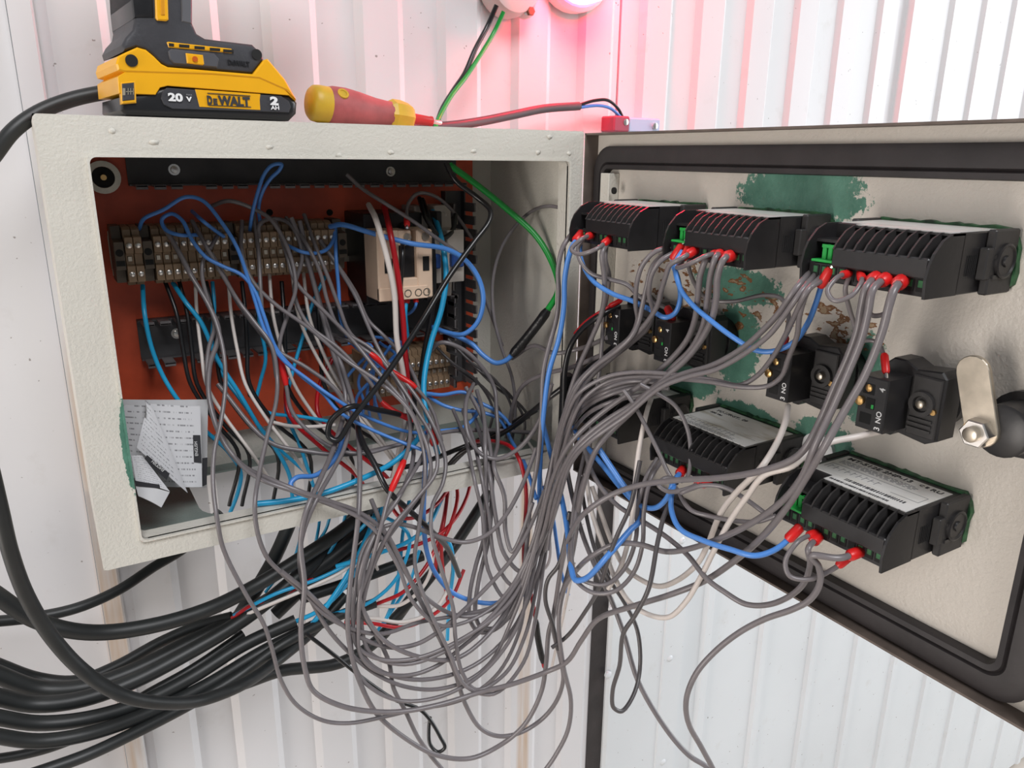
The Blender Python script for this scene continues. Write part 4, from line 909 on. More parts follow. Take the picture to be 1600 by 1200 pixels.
wire('g', 7, 'wire from the middle upper controller across the rust spots to the third push button', [(1080, 392, 'd62'), (1076, 415, 'd58'), (1088, 448), (1108, 468, 'd36'), (1145, 471), (1195, 461), (1220, 466), (1232, 490), (1229, 520), (1222, 545, 'd40')], 'e')
wire('g', 7.5, 'leftmost wire of the latch-side upper controller', [(1266, 424, 'd62'), (1242, 453, 'd76'), (1216, 490), (1190, 518), (1160, 544), (1112, 571), (1062, 586), (1020, 608), (985, 638), (942, 668), (903, 702, -0.13), (882, 738), (866, 790), (852, 835, -0.06)]+utail(2.6), group=GG)
wire('g', 7.5, 'second wire of the latch-side upper controller', [(1275, 427, 'd62'), (1250, 458, 'd78'), (1224, 495), (1203, 522), (1172, 547), (1120, 577), (1072, 590), (1032, 606), (978, 650), (922, 690, -0.15), (893, 722), (874, 780), (860, 830, -0.065), (856, 860)], group=GG)
wire('g', 7.5, 'third wire of the latch-side upper controller dipping above the lower controllers', [(1284, 431, 'd62'), (1260, 456, 'd78'), (1242, 492), (1228, 522), (1206, 560), (1182, 588), (1155, 602, 'd60'), (1120, 595), (1075, 588), (1030, 583), (985, 582), (945, 590), (905, 614, -0.12), (886, 650), (873, 700), (862, 760, -0.06)], group=GG)
wire('g', 7.5, 'fourth wire of the latch-side upper controller passing the third push button', [(1290, 436, 'd62'), (1264, 452, 'd76'), (1250, 490), (1246, 522), (1232, 560), (1221, 588), (1200, 603), (1160, 605, 'd62'), (1110, 597), (1060, 592), (1000, 588), (950, 596), (912, 624, -0.12), (892, 663), (880, 708), (868, 770, -0.07)], group=GG)
wire('g', 8, 'jumper loop on the latch-side upper controller', [(1327, 427, 'd64'), (1306, 435, 'd80'), (1293, 455, 'd86'), (1304, 470, 'd86'), (1330, 462, 'd82'), (1345, 443, 'd76'), (1345, 428, 'd64')], 'se')
wire('g', 7.5, 'short wire hanging behind the jumper loop of the latch-side controller', [(1328, 432, 'd64'), (1321, 450, 'd66'), (1328, 485), (1336, 515, 'd50'), (1330, 545), (1322, 570, 'd40')], group=GG)
wire('g', 8.5, 'left of three long wires descending from the latch-side upper controller', [(1374, 430, 'd64'), (1354, 448, 'd78'), (1346, 480), (1340, 515), (1326, 555), (1305, 602), (1285, 650), (1262, 695, 'd90'), (1243, 715), (1200, 733), (1130, 746), (1060, 750), (1000, 758), (958, 772), (918, 798, -0.16), (893, 832), (878, 880, -0.10), (870, 930), (864, 978, -0.09), (876, 1030), (880, 1062), (868, 1098), (843, 1127, -0.07), (810, 1146), (777, 1150), (750, 1137), (727, 1100), (708, 1042), (683, 990), (650, 925, -0.03), (622, 868), (600, 830), (560, 800, -0.016), (520, 785), (470, 768, -0.014), (420, 748, 0.0), (380, 728, 0.02), (352, 695), (336, 660, 0.04), (326, 615), (328, 570, 0.06), (342, 520), (325, 475, 0.08), (300, 432), (283, 400), (255, 352, 0.10)], 's', group=GG)
wire('g', 9, 'middle of three long wires descending from the latch-side upper controller', [(1390, 432, 'd64'), (1364, 452, 'd80'), (1356, 490), (1346, 530), (1326, 580), (1300, 640), (1272, 700, 'd95'), (1255, 742), (1220, 785), (1160, 825), (1085, 855), (1040, 862), (1000, 851), (962, 850), (926, 868, -0.16), (900, 892), (880, 925, -0.11), (873, 970), (880, 1040), (892, 1095), (887, 1142), (867, 1182), (845, 1215, -0.10)], 's', group=GG)
wire('g', 9, 'right of three long wires descending from the latch-side upper controller', [(1412, 436, 'd64'), (1396, 455, 'd78'), (1378, 520), (1352, 585), (1318, 645), (1290, 695, 'd95'), (1262, 742), (1230, 792), (1185, 845), (1140, 882), (1100, 908), (1050, 928, -0.22), (992, 946), (935, 967), (907, 1003), (886, 1034), (858, 1048, -0.10), (800, 1069), (752, 1081, -0.07), (690, 1100), (633, 1111), (587, 1112), (533, 1103), (490, 1080), (477, 1047), (470, 987), (476, 915, -0.03), (470, 850), (478, 800, -0.02), (500, 750, -0.005), (525, 690, 0.03), (540, 620, 0.06), (520, 550), (500, 480, 0.085), (478, 400), (455, 340, 0.10)], 's', group=GG)
wire('g', 8, 'loop wire curling back under the right ferrule of the latch-side controller', [(1402, 436, 'd64'), (1397, 462, 'd72'), (1386, 488), (1364, 493), (1352, 482, 'd60')], 's', group=GG)
wire('g', 7, 'wire arching into the top of the latch-side push button', [(1338, 548, 'd40'), (1350, 533, 'd38'), (1370, 535), (1381, 556), (1384, 577, 'd42')], 'e')
# ---- white wires of the buttons
wire('w', 9, 'wire from the third push button sweeping down past the gasket', [(1231, 634, 'd44'), (1227, 660, 'd56'), (1214, 692), (1190, 730, 'd84'), (1152, 768), (1126, 802), (1106, 850), (1090, 880, -0.22), (1060, 906), (1030, 916), (1000, 905), (975, 885), (957, 850, -0.13), (942, 810), (925, 760, -0.10)])
wire('w', 9, 'wire from the latch-side push button joining the other white wire', [(1377, 673, 'd44'), (1340, 682, 'd52'), (1300, 690), (1268, 702), (1238, 728, 'd88'), (1195, 742), (1168, 775), (1142, 812), (1116, 860), (1095, 902, -0.24), (1072, 940), (1045, 964), (1018, 962), (985, 942), (962, 905), (945, 860, -0.14), (925, 800), (915, 740, -0.10)])
wire('w', 8, 'wire dropping between the two lower left controllers', [(1021, 614, 'd20'), (1008, 655, 'd72'), (998, 705), (993, 750), (989, 800, 'd90'), (982, 845), (968, 890), (950, 920, -0.16)])
# ---- wires of the lower controllers
wire('g', 7, 'wire bending over the stained sticker to the lower middle controller', [(1000, 600, 'd85'), (1022, 612), (1055, 634), (1074, 670), (1079, 705), (1077, 735), (1072, 752, 'd72')], group=GG)
wire('g', 7, 'straight wire crossing the left side of the lower middle controller', [(975, 610, 'd80'), (988, 628), (1010, 668), (1030, 708), (1045, 740), (1058, 758, 'd76')], group=GG)
wire('b', 8, 'wire from the lower middle controller drooping left to the cabinet', [(1068, 733, 'd64'), (1053, 752, 'd80'), (1042, 778), (1025, 793), (1000, 790), (975, 768), (948, 735), (922, 704, -0.11), (905, 685), (893, 660, -0.06), (880, 640, 0.0)], 's')
wire('b', 9, 'wire linking the lower middle and lower latch-side controllers', [(1062, 738, 'd66'), (1051, 765, 'd82'), (1049, 796), (1062, 826), (1100, 845), (1140, 858), (1180, 868, 'd84'), (1214, 857), (1248, 826, 'd64')], 'e')
wire('g', 7.5, 'jumper curl at the lower middle controller', [(1100, 750, 'd64'), (1076, 763, 'd80'), (1045, 768), (1029, 757), (1040, 747), (1066, 752, 'd76')], 's')
wire('g', 7.5, 'wire from the lower middle controller reaching the lower latch-side controller', [(1110, 753, 'd64'), (1085, 762, 'd80'), (1065, 770), (1095, 759), (1130, 761), (1162, 778), (1195, 802), (1213, 815, 'd66')], 's')
wire('g', 7.5, 'second wire running below the lower middle controller', [(1056, 762, 'd78'), (1080, 797, 'd84'), (1108, 806), (1150, 814), (1185, 815), (1212, 806, 'd70')], group=GG)
wire('d', 7, 'wire dropping from the lower middle controller into the hanging loop', [(1058, 772, 'd80'), (1040, 800), (1028, 845), (1014, 918, -0.22), (992, 962), (974, 990), (968, 1040), (957, 1080), (959, 1106), (972, 1111), (990, 1086), (1000, 1045, -0.18), (996, 985), (976, 942), (952, 905), (932, 865, -0.14), (915, 800), (905, 740, -0.08)], group=GG)
wire('g', 7, 'left U-shaped wire below the lower middle controller', [(1027, 716, 'd66'), (1010, 745, 'd78'), (997, 790), (993, 845), (976, 888), (950, 912, -0.17), (922, 911), (899, 897), (893, 868), (897, 820), (908, 760, -0.10), (925, 700)], group=GG)
wire('g', 7, 'right U-shaped wire below the lower middle controller', [(1034, 719, 'd66'), (1016, 750, 'd80'), (1006, 800), (1004, 850), (990, 895), (962, 923, -0.18), (927, 926), (900, 907), (890, 880), (893, 830), (900, 770, -0.10), (915, 700)], group=GG)
wire('b', 9, 'wire doubling back low in the hanging bundle', [(935, 700, 'd90'), (965, 745), (995, 790), (1000, 812), (985, 828), (950, 868, -0.18), (915, 904), (899, 906), (893, 890), (888, 840), (880, 790), (868, 740, -0.06), (858, 700), (848, 660, 0.0)])
wire('g', 8, 'thick jumper loop under the lower latch-side controller', [(1276, 832, 'd64'), (1245, 848, 'd84'), (1227, 878, 'd90'), (1234, 900), (1265, 905), (1300, 890), (1330, 868, 'd64')], 'se')
wire('g', 8.5, 'wire from the lower latch-side controller swinging left in a low arc', [(1280, 838, 'd64'), (1263, 858, 'd80'), (1266, 880), (1258, 908), (1236, 930), (1200, 945), (1165, 944), (1132, 925, -0.26), (1105, 905), (1075, 868), (1040, 838), (1000, 812), (965, 790), (938, 760), (920, 725, -0.12), (908, 680)], 's', group=GG)
wire('g', 9.5, 'wire from the lower latch-side controller falling in a big curve to the bottom', [(1344, 862, 'd64'), (1310, 872, 'd80'), (1268, 868, 'd88'), (1279, 885), (1281, 912), (1265, 937), (1238, 952), (1195, 967), (1155, 988), (1115, 1020), (1088, 1052, -0.26), (1073, 1090), (1075, 1128), (1096, 1168), (1118, 1210, -0.26)], 's', group=GG)
wire('g', 8, 'wire running from the bundle down to the lower right edge of the picture', [(880, 700, -0.05), (893, 770), (912, 840), (935, 895, -0.13), (953, 932), (974, 988), (997, 1064), (1040, 1138), (1076, 1180), (1110, 1203, -0.22)], group=GG)
wire('d', 7, 'wire slanting down from the white wires to the bundle', [(1000, 720, 'd90'), (985, 790), (965, 835), (951, 872, -0.18), (937, 917), (913, 958), (884, 996, -0.11), (862, 1012)], group=GG)
wire('d', 7, 'short wire bowing left of the two descending wires', [(890, 800, -0.10), (882, 850), (872, 884), (856, 906), (852, 937), (864, 978), (872, 1015, -0.10)], group=GG)
wire('r', 6.5, 'wire with the taped end hanging under the cabinet', [(742, 690, 0.06), (775, 690), (800, 700, 0.0), (813, 722, -0.014), (822, 765), (820, 830), (819, 880), (829, 925), (836, 962, -0.04), (841, 1000), (850, 1042, -0.045)], sleeves=((8.2, 9.9, M_tape),))
wire('w', 5, 'thin solid stick hanging beside the taped red wire', [(897, 880, -0.09), (885, 940), (874, 990), (862, 1045, -0.05)])
# ---- black cables between cabinet and door
wire('k', 9, 'wire with red tracer running to the hinge-side push button', [(968, 478, 'd45'), (940, 492, 'd60'), (912, 512), (892, 540, -0.06), (883, 575), (881, 620), (879, 680), (874, 740, -0.05), (868, 790)])
wire('r', 5, 'thin wire lying on the black wire beside the hinge-side button', [(967, 471, 'd45'), (940, 486, 'd60'), (915, 503), (898, 521, -0.06)], 's')
wire('k', 9, 'wire slanting from the door hinge down into the cabinet', [(1010, 515, 'd30'), (975, 530, 'd40'), (940, 558), (900, 590, -0.035), (850, 628, -0.008), (800, 668, 0.03), (760, 690), (720, 708, 0.08), (690, 740, 0.09)])
wire('k', 20, 'bundled wires wrapped in tape at the cabinet corner', [(885, 585, -0.05), (883, 630), (880, 680, -0.045), (873, 720), (866, 760, -0.045)], name='wire_bundle', m=M_tape)
for i, (dx, dy) in enumerate(((0, 0), (9, 6), (-7, 12), (15, 18), (4, 30))):
    wire('g', 6.5, ORD[i]+' of the wires fanning from the tape wrap over the lower hinge-side controller', [(1030+dx, 596+dy*0.6, 'd55'), (985, 590+dy), (940, 604+dy, 'd80'), (905, 630+dy), (886, 665+dy, -0.055), (870+dx*0.4, 720+dy), (852+dx*0.5, 790+dy, -0.05)]+(utail(5) if i == 0 else [(842+dx*0.5, 835+dy*0.5, -0.05)]), group=GG)
for i, dx in enumerate((0, 16, 34)):
    wire('g' if i % 2 else 'd', 6.5, ORD[i]+' straight wire of the tight bundle below the cabinet corner', [(905+dx*0.3, 560+dx*0.6, -0.05 if i else -0.045), (882+dx*0.3, 640), (862+dx*0.5, 720, -0.05), (846+dx*0.5, 790), (836+dx*0.5, 840, -0.045)]+[(832+dx*0.5, 868, -0.045)], group=GG)
wire('g', 7, 'wire leaving the cabinet in front of the right frame edge', [(800, 560, 0.06), (835, 540, 0.02), (868, 552, -0.012), (905, 545, -0.03), (950, 527, 'd50')], group=GG)
wire('g', 7, 'wire rising from the cabinet bottom toward the hinge', [(795, 690, 0.05), (800, 640), (815, 605, 0.02), (850, 585, -0.012), (890, 575), (940, 555, 'd50')], group=GG)
# ---- wires inside the cabinet
wire('b', 6, 'wire looping above the leftmost terminal blocks and down through the middle', [(217, 358, 0.115), (226, 341, 0.10), (255, 328), (290, 308), (316, 313), (346, 347, 0.08), (370, 386), (386, 430), (397, 465, 0.07), (415, 520), (440, 560), (480, 592), (522, 622, 0.04), (570, 650), (635, 674), (668, 677, 0.03)])
wire('b', 6, 'wire curling once over the terminal row then running downwards', [(310, 367, 0.096), (280, 367, 0.09), (258, 358), (253, 343, 0.10), (268, 334), (285, 345), (300, 375, 0.085), (322, 402), (348, 416), (378, 430), (398, 455, 0.07), (412, 492), (432, 545), (468, 585), (505, 615), (528, 642, 0.04), (565, 664), (620, 688, 0.02), (668, 706)])
wire('b', 6, 'short wire entering the sixth terminal block', [(300, 330, 0.12), (318, 346, 0.09), (336, 360), (350, 370, 0.10)])
wire('b', 6, 'wire doubled over the top wire duct', [(390, 365, 0.11), (394, 335, 0.10), (403, 300, 0.095), (413, 272), (426, 258, 0.09), (440, 257), (437, 265), (422, 280), (410, 300, 0.10), (404, 325), (407, 352, 0.11)])
wire('b', 6, 'wire sagging across the right part of the terminal row', [(448, 383, 0.098), (470, 393, 0.088), (490, 396), (510, 390), (521, 374), (524, 353, 0.105)])
wire('b', 8, 'big loop passing in front of the contactor and breakers', [(516, 354, 0.10), (535, 351, 0.085), (580, 364), (640, 380, 0.055), (700, 390), (731, 410), (750, 440, 0.05), (755, 472), (745, 505), (724, 522, 0.06), (700, 520), (676, 511, 0.09)])
wire('b', 6, 'wire dropping from the right end of the terminal row', [(524, 357, 0.105), (525, 400, 0.09), (529, 450), (533, 500, 0.08), (547, 532), (580, 560), (622, 592, 0.07)])
wire('b', 8, 'wire from the black splice dipping behind the loop', [(802, 552, 0.04), (792, 562), (775, 567), (755, 555), (738, 538), (715, 526), (683, 514, 0.09)])
wire('b', 6, 'upper of the wires lying low at the back right of the cabinet', [(664, 614, 0.09), (690, 617, 0.08), (725, 613), (748, 628), (775, 642), (790, 655), (797, 664, 0.04)])
wire('b', 6, 'lower of the wires lying low at the back right of the cabinet', [(660, 612, 0.10), (690, 632, 0.08), (720, 641), (755, 645), (780, 655), (800, 690, 0.04), (822, 730, -0.012), (838, 780, -0.04)])
wire('b', 6, 'short wire curving over the cable opening', [(664, 676, 0.05), (690, 673), (722, 668), (742, 652), (750, 632, 0.06)])
for i in range(6):
    R = random.Random(40+i); x = 545+i*12; y = 525+R.uniform(0, 25)
    wire('b', 5, ORD[i]+' short wire tangled in front of the lower rail', [(x, y, 0.105), (x+R.uniform(10, 40), y+R.uniform(5, 25), 0.08), (x+R.uniform(-20, 30), y+R.uniform(40, 60)), (x+R.uniform(-20, 10), y+R.uniform(75, 95), 0.09), (x+R.uniform(-15, 25), y+R.uniform(115, 140), 0.10)], group='short blue wires around the lower rail')
wire('c', 7, 'wire leaving the leftmost terminal blocks and looping through the floor opening', [(223, 446, 0.118), (226, 490, 0.10), (236, 540), (252, 582), (276, 622, 0.09), (320, 672), (357, 706), (376, 738, 0.10), (372, 768), (360, 800, 0.11)])
wire('c', 7, 'wire crossing diagonally from the third terminal block to the opening', [(270, 442, 0.118), (290, 472, 0.10), (315, 505), (340, 562), (372, 612, 0.08), (402, 662), (432, 704), (452, 742, 0.09), (458, 790, 0.10)])
wire('c', 6, 'wire falling straight behind the white one', [(332, 440, 0.118), (335, 480, 0.11), (332, 530), (345, 580), (380, 630, 0.09), (425, 690), (480, 740, 0.10)])
wire('c', 6, 'wire turning sharply right low on the orange plate', [(404, 442, 0.118), (405, 500, 0.11), (415, 560), (406, 600), (401, 632, 0.10), (420, 645), (470, 651), (518, 659, 0.06)])
wire('c', 6, 'wire slanting left from the right end of the terminal row', [(508, 432, 0.118), (488, 475, 0.11), (472, 530), (455, 590), (447, 640, 0.09), (470, 700), (490, 760, 0.09)])
wire('c', 9, 'long wire hanging from the rightmost breaker with red tip', [(676, 330, 0.115), (690, 375, 0.08), (697, 430), (690, 482, 0.06), (672, 540), (662, 600), (665, 640), (676, 682, 0.02), (684, 710, 0.01)], sleeves=((6.6, 7.6, R_),))
wire('c', 9, 'wire lying along the front lip of the cabinet floor', [(402, 787, 0.012), (450, 782, 0.008), (500, 772), (560, 750, 0.006), (612, 724), (648, 692, 0.02), (660, 668, 0.05)])
wire('b', 8, 'wire bent into a hook above the front lip', [(485, 775, 0.008), (465, 771), (454, 757, 0.02), (464, 746), (492, 743), (515, 727, 0.03), (530, 703), (538, 670, 0.05)])
wire('c', 7, 'short wire with red ferrule under the contactor', [(636, 458, 0.075), (633, 490, 0.07), (636, 525, 0.08), (634, 560, 0.09)], 's')
wire('b', 5, 'short curved wire with red ferrule under the contactor', [(648, 458, 0.075), (650, 475, 0.07), (642, 488), (634, 492, 0.09)], 's')
wire('w', 9, 'wire running down across the contactor', [(576, 320, 0.10), (588, 345, 0.06), (604, 400, 0.05), (616, 460, 0.05), (620, 530), (630, 585, 0.05), (634, 650), (622, 712, 0.06), (612, 760, 0.08)])
wire('r', 9, 'wire running beside the white one across the contactor', [(600, 322, 0.10), (610, 365, 0.06), (620, 420, 0.055), (628, 480), (633, 550, 0.055), (637, 610), (630, 680, 0.07), (610, 760, 0.09)])
wire('k', 7, 'wire running over the black slider of the contactor', [(628, 345, 0.10), (629, 395, 0.06), (626, 450), (627, 510), (636, 560), (648, 640, 0.07), (625, 730, 0.09)])
wire('k', 8, 'wire curving around the breakers top', [(655, 310, 0.12), (668, 345, 0.085), (690, 372), (706, 362), (712, 335, 0.10)])
wire('k', 8, 'wire dropping between the two breakers', [(660, 312, 0.12), (672, 352, 0.085), (678, 420), (676, 480, 0.08), (664, 540), (655, 600, 0.09)])
for i, (x, d) in enumerate(((305, 8), (357, 12), (455, 30), (473, 26), (420, 18))):
    wire('w', 5.5, ORD[i]+' thin wire below the brown terminal row', [(x, 442 if x < 400 else 415, 0.118), (x+d*0.4, 495, 0.10), (x+d*1.2, 550), (x+d*2.2, 600, 0.08), (x+d*2.6+25, 650), (x+d*2.8+60, 700, 0.06), (x+d*2.8+95, 750, 0.08)], group='white wires below the terminal row')
wire('w', 6, 'wire lying level at the bottom of the orange plate', [(428, 660, 0.08), (450, 665), (480, 667), (525, 664, 0.05)])
for i, (x, d) in enumerate(((258, 20), (280, 14), (322, 12), (378, 6), (440, 4), (490, 8))):
    wire('k', 6.5, ORD[i]+' dark wire from the left below the terminal row', [(x, 440, 0.118), (x+d*0.9, 490, 0.105), (x+d*1.4, 545), (x+d*2, 600, 0.09), (x+d*2+40, 660), (x+d*2+75+i*6, 710, 0.09), (x+d*2+60+i*10, 790, 0.10)], group='black wires below the terminal row')
for i, (x, d) in enumerate(((468, 25), (520, 18))):
    wire('r', 6.5, ORD[i]+' dark wire slanting across the bottom of the plate', [(x, 560, 0.11), (x-20, 600, 0.10), (x-40+d, 650, 0.08), (x+d+10, 700), (x+d+70, 750, 0.08), (x+d+90, 800, 0.09)], group='red wires low in the cabinet')
# grey wires in the upper part of the cabinet
GI = 'grey wires over the terminal row'
wire('g', 6, 'wire crossing above the contactor to the breakers', [(542, 273, 0.10), (565, 294, 0.09), (602, 318, 0.07), (640, 342), (682, 372, 0.06), (722, 402), (748, 440, 0.07), (765, 485), (785, 540, 0.09)], group=GI)
wire('g', 5.5, 'wire arching over the contactor with a red ferrule', [(636, 350, 0.065), (638, 318, 0.09), (654, 302), (682, 308), (714, 338), (737, 372, 0.11)], 's')
wire('g', 5.5, 'loop against the right inner side of the cabinet', [(893, 330, 0.005), (858, 322, 0.03), (820, 338, 0.07), (788, 378), (771, 430, 0.08), (771, 490), (784, 545), (800, 590, 0.06), (805, 640), (800, 690, 0.05)], group=GI)
wire('g', 7, 'wire arching low right of the cyan wire', [(668, 555, 0.09), (690, 535, 0.07), (722, 545), (752, 572), (772, 605, 0.05), (776, 645), (778, 690, 0.02), (772, 730, -0.012), (788, 775), (790, 830, -0.03), (800, 862), (814, 838), (832, 785, -0.045)], group=GI)
wire('g', 7, 'rounded loop hanging at the right end of the floor opening', [(740, 600, 0.06), (728, 630, 0.03), (731, 678, 0.01), (750, 708), (776, 717, -0.008), (806, 704), (832, 676), (850, 640, -0.03), (862, 600, -0.04)], group=GI)
T_ = [
 ('first', [(268, 372, 0.10), (292, 420, 0.09), (325, 475, 0.075), (338, 505), (350, 555), (352, 605, 0.04), (345, 660), (335, 705), (333, 755, 0.0), (340, 815, -0.016), (350, 860), (385, 930, -0.02), (412, 975), (424, 1010), (440, 1065), (465, 1103), (505, 1126), (545, 1130, -0.03), (605, 1119), (650, 1108), (700, 1100), (735, 1087, -0.045), (780, 1050), (812, 985), (825, 905, -0.05), (840, 830)]),
 ('second', [(378, 345, 0.11), (378, 395, 0.09), (395, 440, 0.08), (432, 477), (482, 512), (540, 562, 0.05), (602, 604), (642, 645), (660, 695, 0.0), (664, 745, -0.014), (655, 820), (648, 880, -0.03), (668, 945), (700, 1015), (728, 1072), (772, 1084), (818, 1035), (838, 960), (850, 880, -0.05), (862, 800, -0.05)]),
 ('third', [(396, 330, 0.11), (404, 395, 0.09), (408, 465, 0.075), (413, 515), (425, 545, 0.07), (432, 590)]),
 ('fourth', [(430, 345, 0.11), (448, 398, 0.09), (462, 440, 0.08), (505, 485), (552, 533, 0.06), (590, 580), (640, 640, 0.02), (668, 700, -0.005), (672, 745, -0.014), (640, 795), (600, 850, -0.025), (575, 905), (556, 955), (549, 1010), (566, 1062), (620, 1094), (690, 1088), (758, 1048), (808, 980), (832, 900, -0.05), (848, 820, -0.05)]),
 ('fifth', [(447, 340, 0.115), (478, 380, 0.09), (500, 425, 0.08), (512, 472), (530, 512), (580, 545, 0.06), (612, 582), (650, 640, 0.02), (678, 690), (682, 735, -0.014), (650, 780), (612, 825, -0.03), (585, 880), (568, 940), (566, 985), (580, 1022), (632, 1038), (702, 1014), (770, 960), (820, 890, -0.05), (846, 820, -0.05)]),
 ('sixth', [(475, 335, 0.115), (494, 388, 0.09), (512, 432, 0.08), (530, 480), (548, 522), (600, 562, 0.06), (645, 612), (675, 660, 0.02), (696, 718, -0.006), (692, 755, -0.016), (676, 790), (674, 830, -0.03), (690, 890), (708, 950), (712, 1000), (722, 1050), (745, 1078), (790, 1052), (820, 995), (838, 920, -0.05), (852, 830, -0.05)]),
 ('seventh', [(500, 375, 0.10), (530, 420, 0.088), (555, 462, 0.08), (572, 502), (590, 542, 0.06), (612, 582), (632, 622), (641, 662, 0.02), (637, 705), (625, 735, -0.012), (608, 775), (595, 825, -0.03), (580, 880), (560, 940), (552, 985), (560, 1012), (594, 1030), (652, 1028), (722, 998), (790, 948), (830, 880, -0.05), (850, 800, -0.05)]),
 ('eighth', [(330, 322, 0.12), (360, 314, 0.10), (400, 328, 0.10), (425, 345, 0.09), (452, 395, 0.085), (462, 450), (450, 490, 0.075), (438, 530), (437, 552, 0.07), (447, 602), (455, 640), (478, 670, 0.05), (525, 702), (570, 708, 0.03), (615, 697), (665, 685, 0.03)]),
 ('ninth', [(404, 372, 0.10), (406, 350, 0.10), (432, 342, 0.11), (455, 352, 0.10), (472, 400, 0.09), (460, 455), (480, 505, 0.08), (530, 545), (580, 600, 0.05), (600, 632), (655, 662, 0.03)]),
 ('tenth', [(345, 360, 0.11), (330, 385, 0.09), (318, 405), (316, 432, 0.085), (325, 470), (335, 510, 0.075), (326, 545), (323, 590), (332, 640, 0.05), (345, 680), (375, 725, 0.02), (410, 750, 0.0), (460, 768, -0.012), (520, 790), (560, 808, -0.02), (592, 835), (622, 885), (645, 940), (692, 978), (762, 955), (815, 900, -0.045), (842, 830, -0.05)]),
]
for nm, pts in T_:
    sl = ()
    if nm == 'third': sl = ()
    if nm == 'eighth': sl = ((8.0, 9.0, R_),)
    if nm == 'seventh': sl = ((8.6, 9.9, R_),)
    if nm == 'ninth': sl = ((8.9, 9.9, R_),)
    wire('g', 6.5, nm+' wire of the fan leaving the terminal row', pts, sleeves=sl, group=GI)
wire('g', 6, 'wire with two red sleeves crossing the middle of the cabinet', [(510, 520, 0.09), (545, 532, 0.07), (578, 552, 0.055), (612, 580, 0.05), (650, 606), (675, 640, 0.03), (690, 690)], sleeves=((2.0, 3.0, R_), (3.1, 4.1, R_)))
for i, (x, y) in enumerate(((690, 560), (705, 575), (720, 560), (740, 580), (760, 600))):
    wire('d', 4.5, ORD[i]+' thin wire in the dark right corner of the cabinet', [(x-20, y-30, 0.11), (x+15, y+5, 0.09), (x+55, y+35, 0.08), (x+80, y+80, 0.07), (x+70, y+125, 0.07)], group='thin wires in the right corner')
# black and green wires from the beacon
wire('k', 9, 'long wire entering at the cabinet top and crossing to the lower left', [(697, 255, 0.07), (712, 282, 0.06), (745, 308, 0.05), (766, 328), (765, 345), (742, 377, 0.03), (702, 432), (662, 498, 0.02), (604, 585), (550, 655, 0.02), (527, 688), (514, 682), (517, 658), (545, 636, 0.02), (592, 641), (642, 652, 0.04)])
wire('n', 10, 'wire curving down the right inside of the cabinet to a black splice', [(703, 258, 0.08), (740, 285, 0.08), (790, 325, 0.07), (840, 372, 0.05), (868, 425, 0.03), (872, 455, 0.02), (856, 484, 0.02), (828, 522, 0.03), (800, 555, 0.04)], sleeves=((6.0, 8.0, M_tape),))
wire('n', 7, 'wire from the junction box down to the cabinet top', [(787, 18, 0.135), (772, 50, 0.14), (748, 90), (728, 120, 0.125), (705, 150), (688, 180, 0.10), (680, 200, 0.09), (678, 222, 0.085)])
wire('k', 8, 'wire running beside the green one from the junction box', [(776, 8, 0.135), (762, 40, 0.14), (742, 78), (726, 115, 0.128), (708, 142), (690, 172, 0.11), (682, 198, 0.10), (680, 220, 0.095)])
wire('k', 14, 'grey brown sheathed cable rising off the cabinet top', [(640, 200, 0.10), (700, 197, 0.11), (750, 190, 0.12), (800, 180), (850, 170, 0.135), (905, 166, 0.14)], name='cable', cat='cable', m=mat('brown_grey_sheath', (0.075, 0.055, 0.06), 0.5))
wire('k', 5, 'core bending into the connector block', [(905, 164, 0.14), (930, 157, 0.14), (950, 157), (966, 170), (975, 188, 0.142)])
wire('b', 5, 'core bending into the connector block below the black core', [(905, 168, 0.14), (935, 165, 0.14), (955, 170), (970, 183, 0.142)])
# black wires over the lip
wire('k', 9, 'wire hanging over the front lip in the middle', [(556, 650, 0.06), (566, 690, 0.02), (585, 725, 0.0), (605, 765, -0.014), (640, 798), (672, 828, -0.01), (700, 858, 0.01), (718, 900, 0.03)])
wire('g', 7, 'wire crossing behind others above the lip', [(340, 600, 0.09), (420, 690, 0.06), (480, 705, 0.05), (540, 710, 0.04), (610, 698), (690, 676, 0.04), (760, 672, 0.05), (830, 676, 0.04)], group=GI)
wire('k', 9, 'thick wire curving into the right end of the floor opening', [(838, 640, 0.03), (790, 668, 0.05), (745, 690, 0.07), (715, 715, 0.09), (690, 742, 0.10), (640, 800, 0.10)])
wire('k', 8, 'wire sagging along the back of the floor opening', [(800, 668, 0.06), (755, 686, 0.08), (720, 700, 0.09), (650, 726, 0.08), (610, 732), (575, 720, 0.10), (560, 690, 0.11)])
# ---- wires hanging under the cabinet that go from side to side
wire('g', 7, 'arched wire rising under the cabinet lip', [(860, 800, -0.05), (838, 900), (800, 985, -0.045), (740, 1040), (660, 1062), (590, 1046), (558, 1008), (551, 960), (556, 915, -0.025), (566, 862), (588, 830), (615, 819), (645, 823), (690, 840), (727, 847, -0.03), (760, 836), (788, 808), (815, 760, -0.04), (838, 700, -0.04)], group=GG)
wire('g', 7, 'wire crossing low from the cabinet middle toward the bundle', [(580, 780, -0.012), (607, 845, -0.02), (633, 893), (658, 927), (700, 957, -0.03), (735, 963), (780, 946), (812, 915, -0.045), (835, 860)], group=GG)
wire('g', 7, 'wire running off the bottom edge below the black cord', [(545, 945, -0.02), (572, 968), (592, 1000), (608, 1035), (615, 1075), (634, 1112, -0.03), (652, 1150), (674, 1182), (700, 1215, -0.04)], group=GG)
wire('g', 7, 'sagging wire in the middle of the hanging tangle', [(440, 893, -0.02), (480, 925), (510, 955), (545, 984), (580, 1004), (617, 1012, -0.03), (652, 1006), (684, 988), (712, 965), (768, 910, -0.045), (802, 870), (832, 815), (852, 765, -0.05)], group=GG)
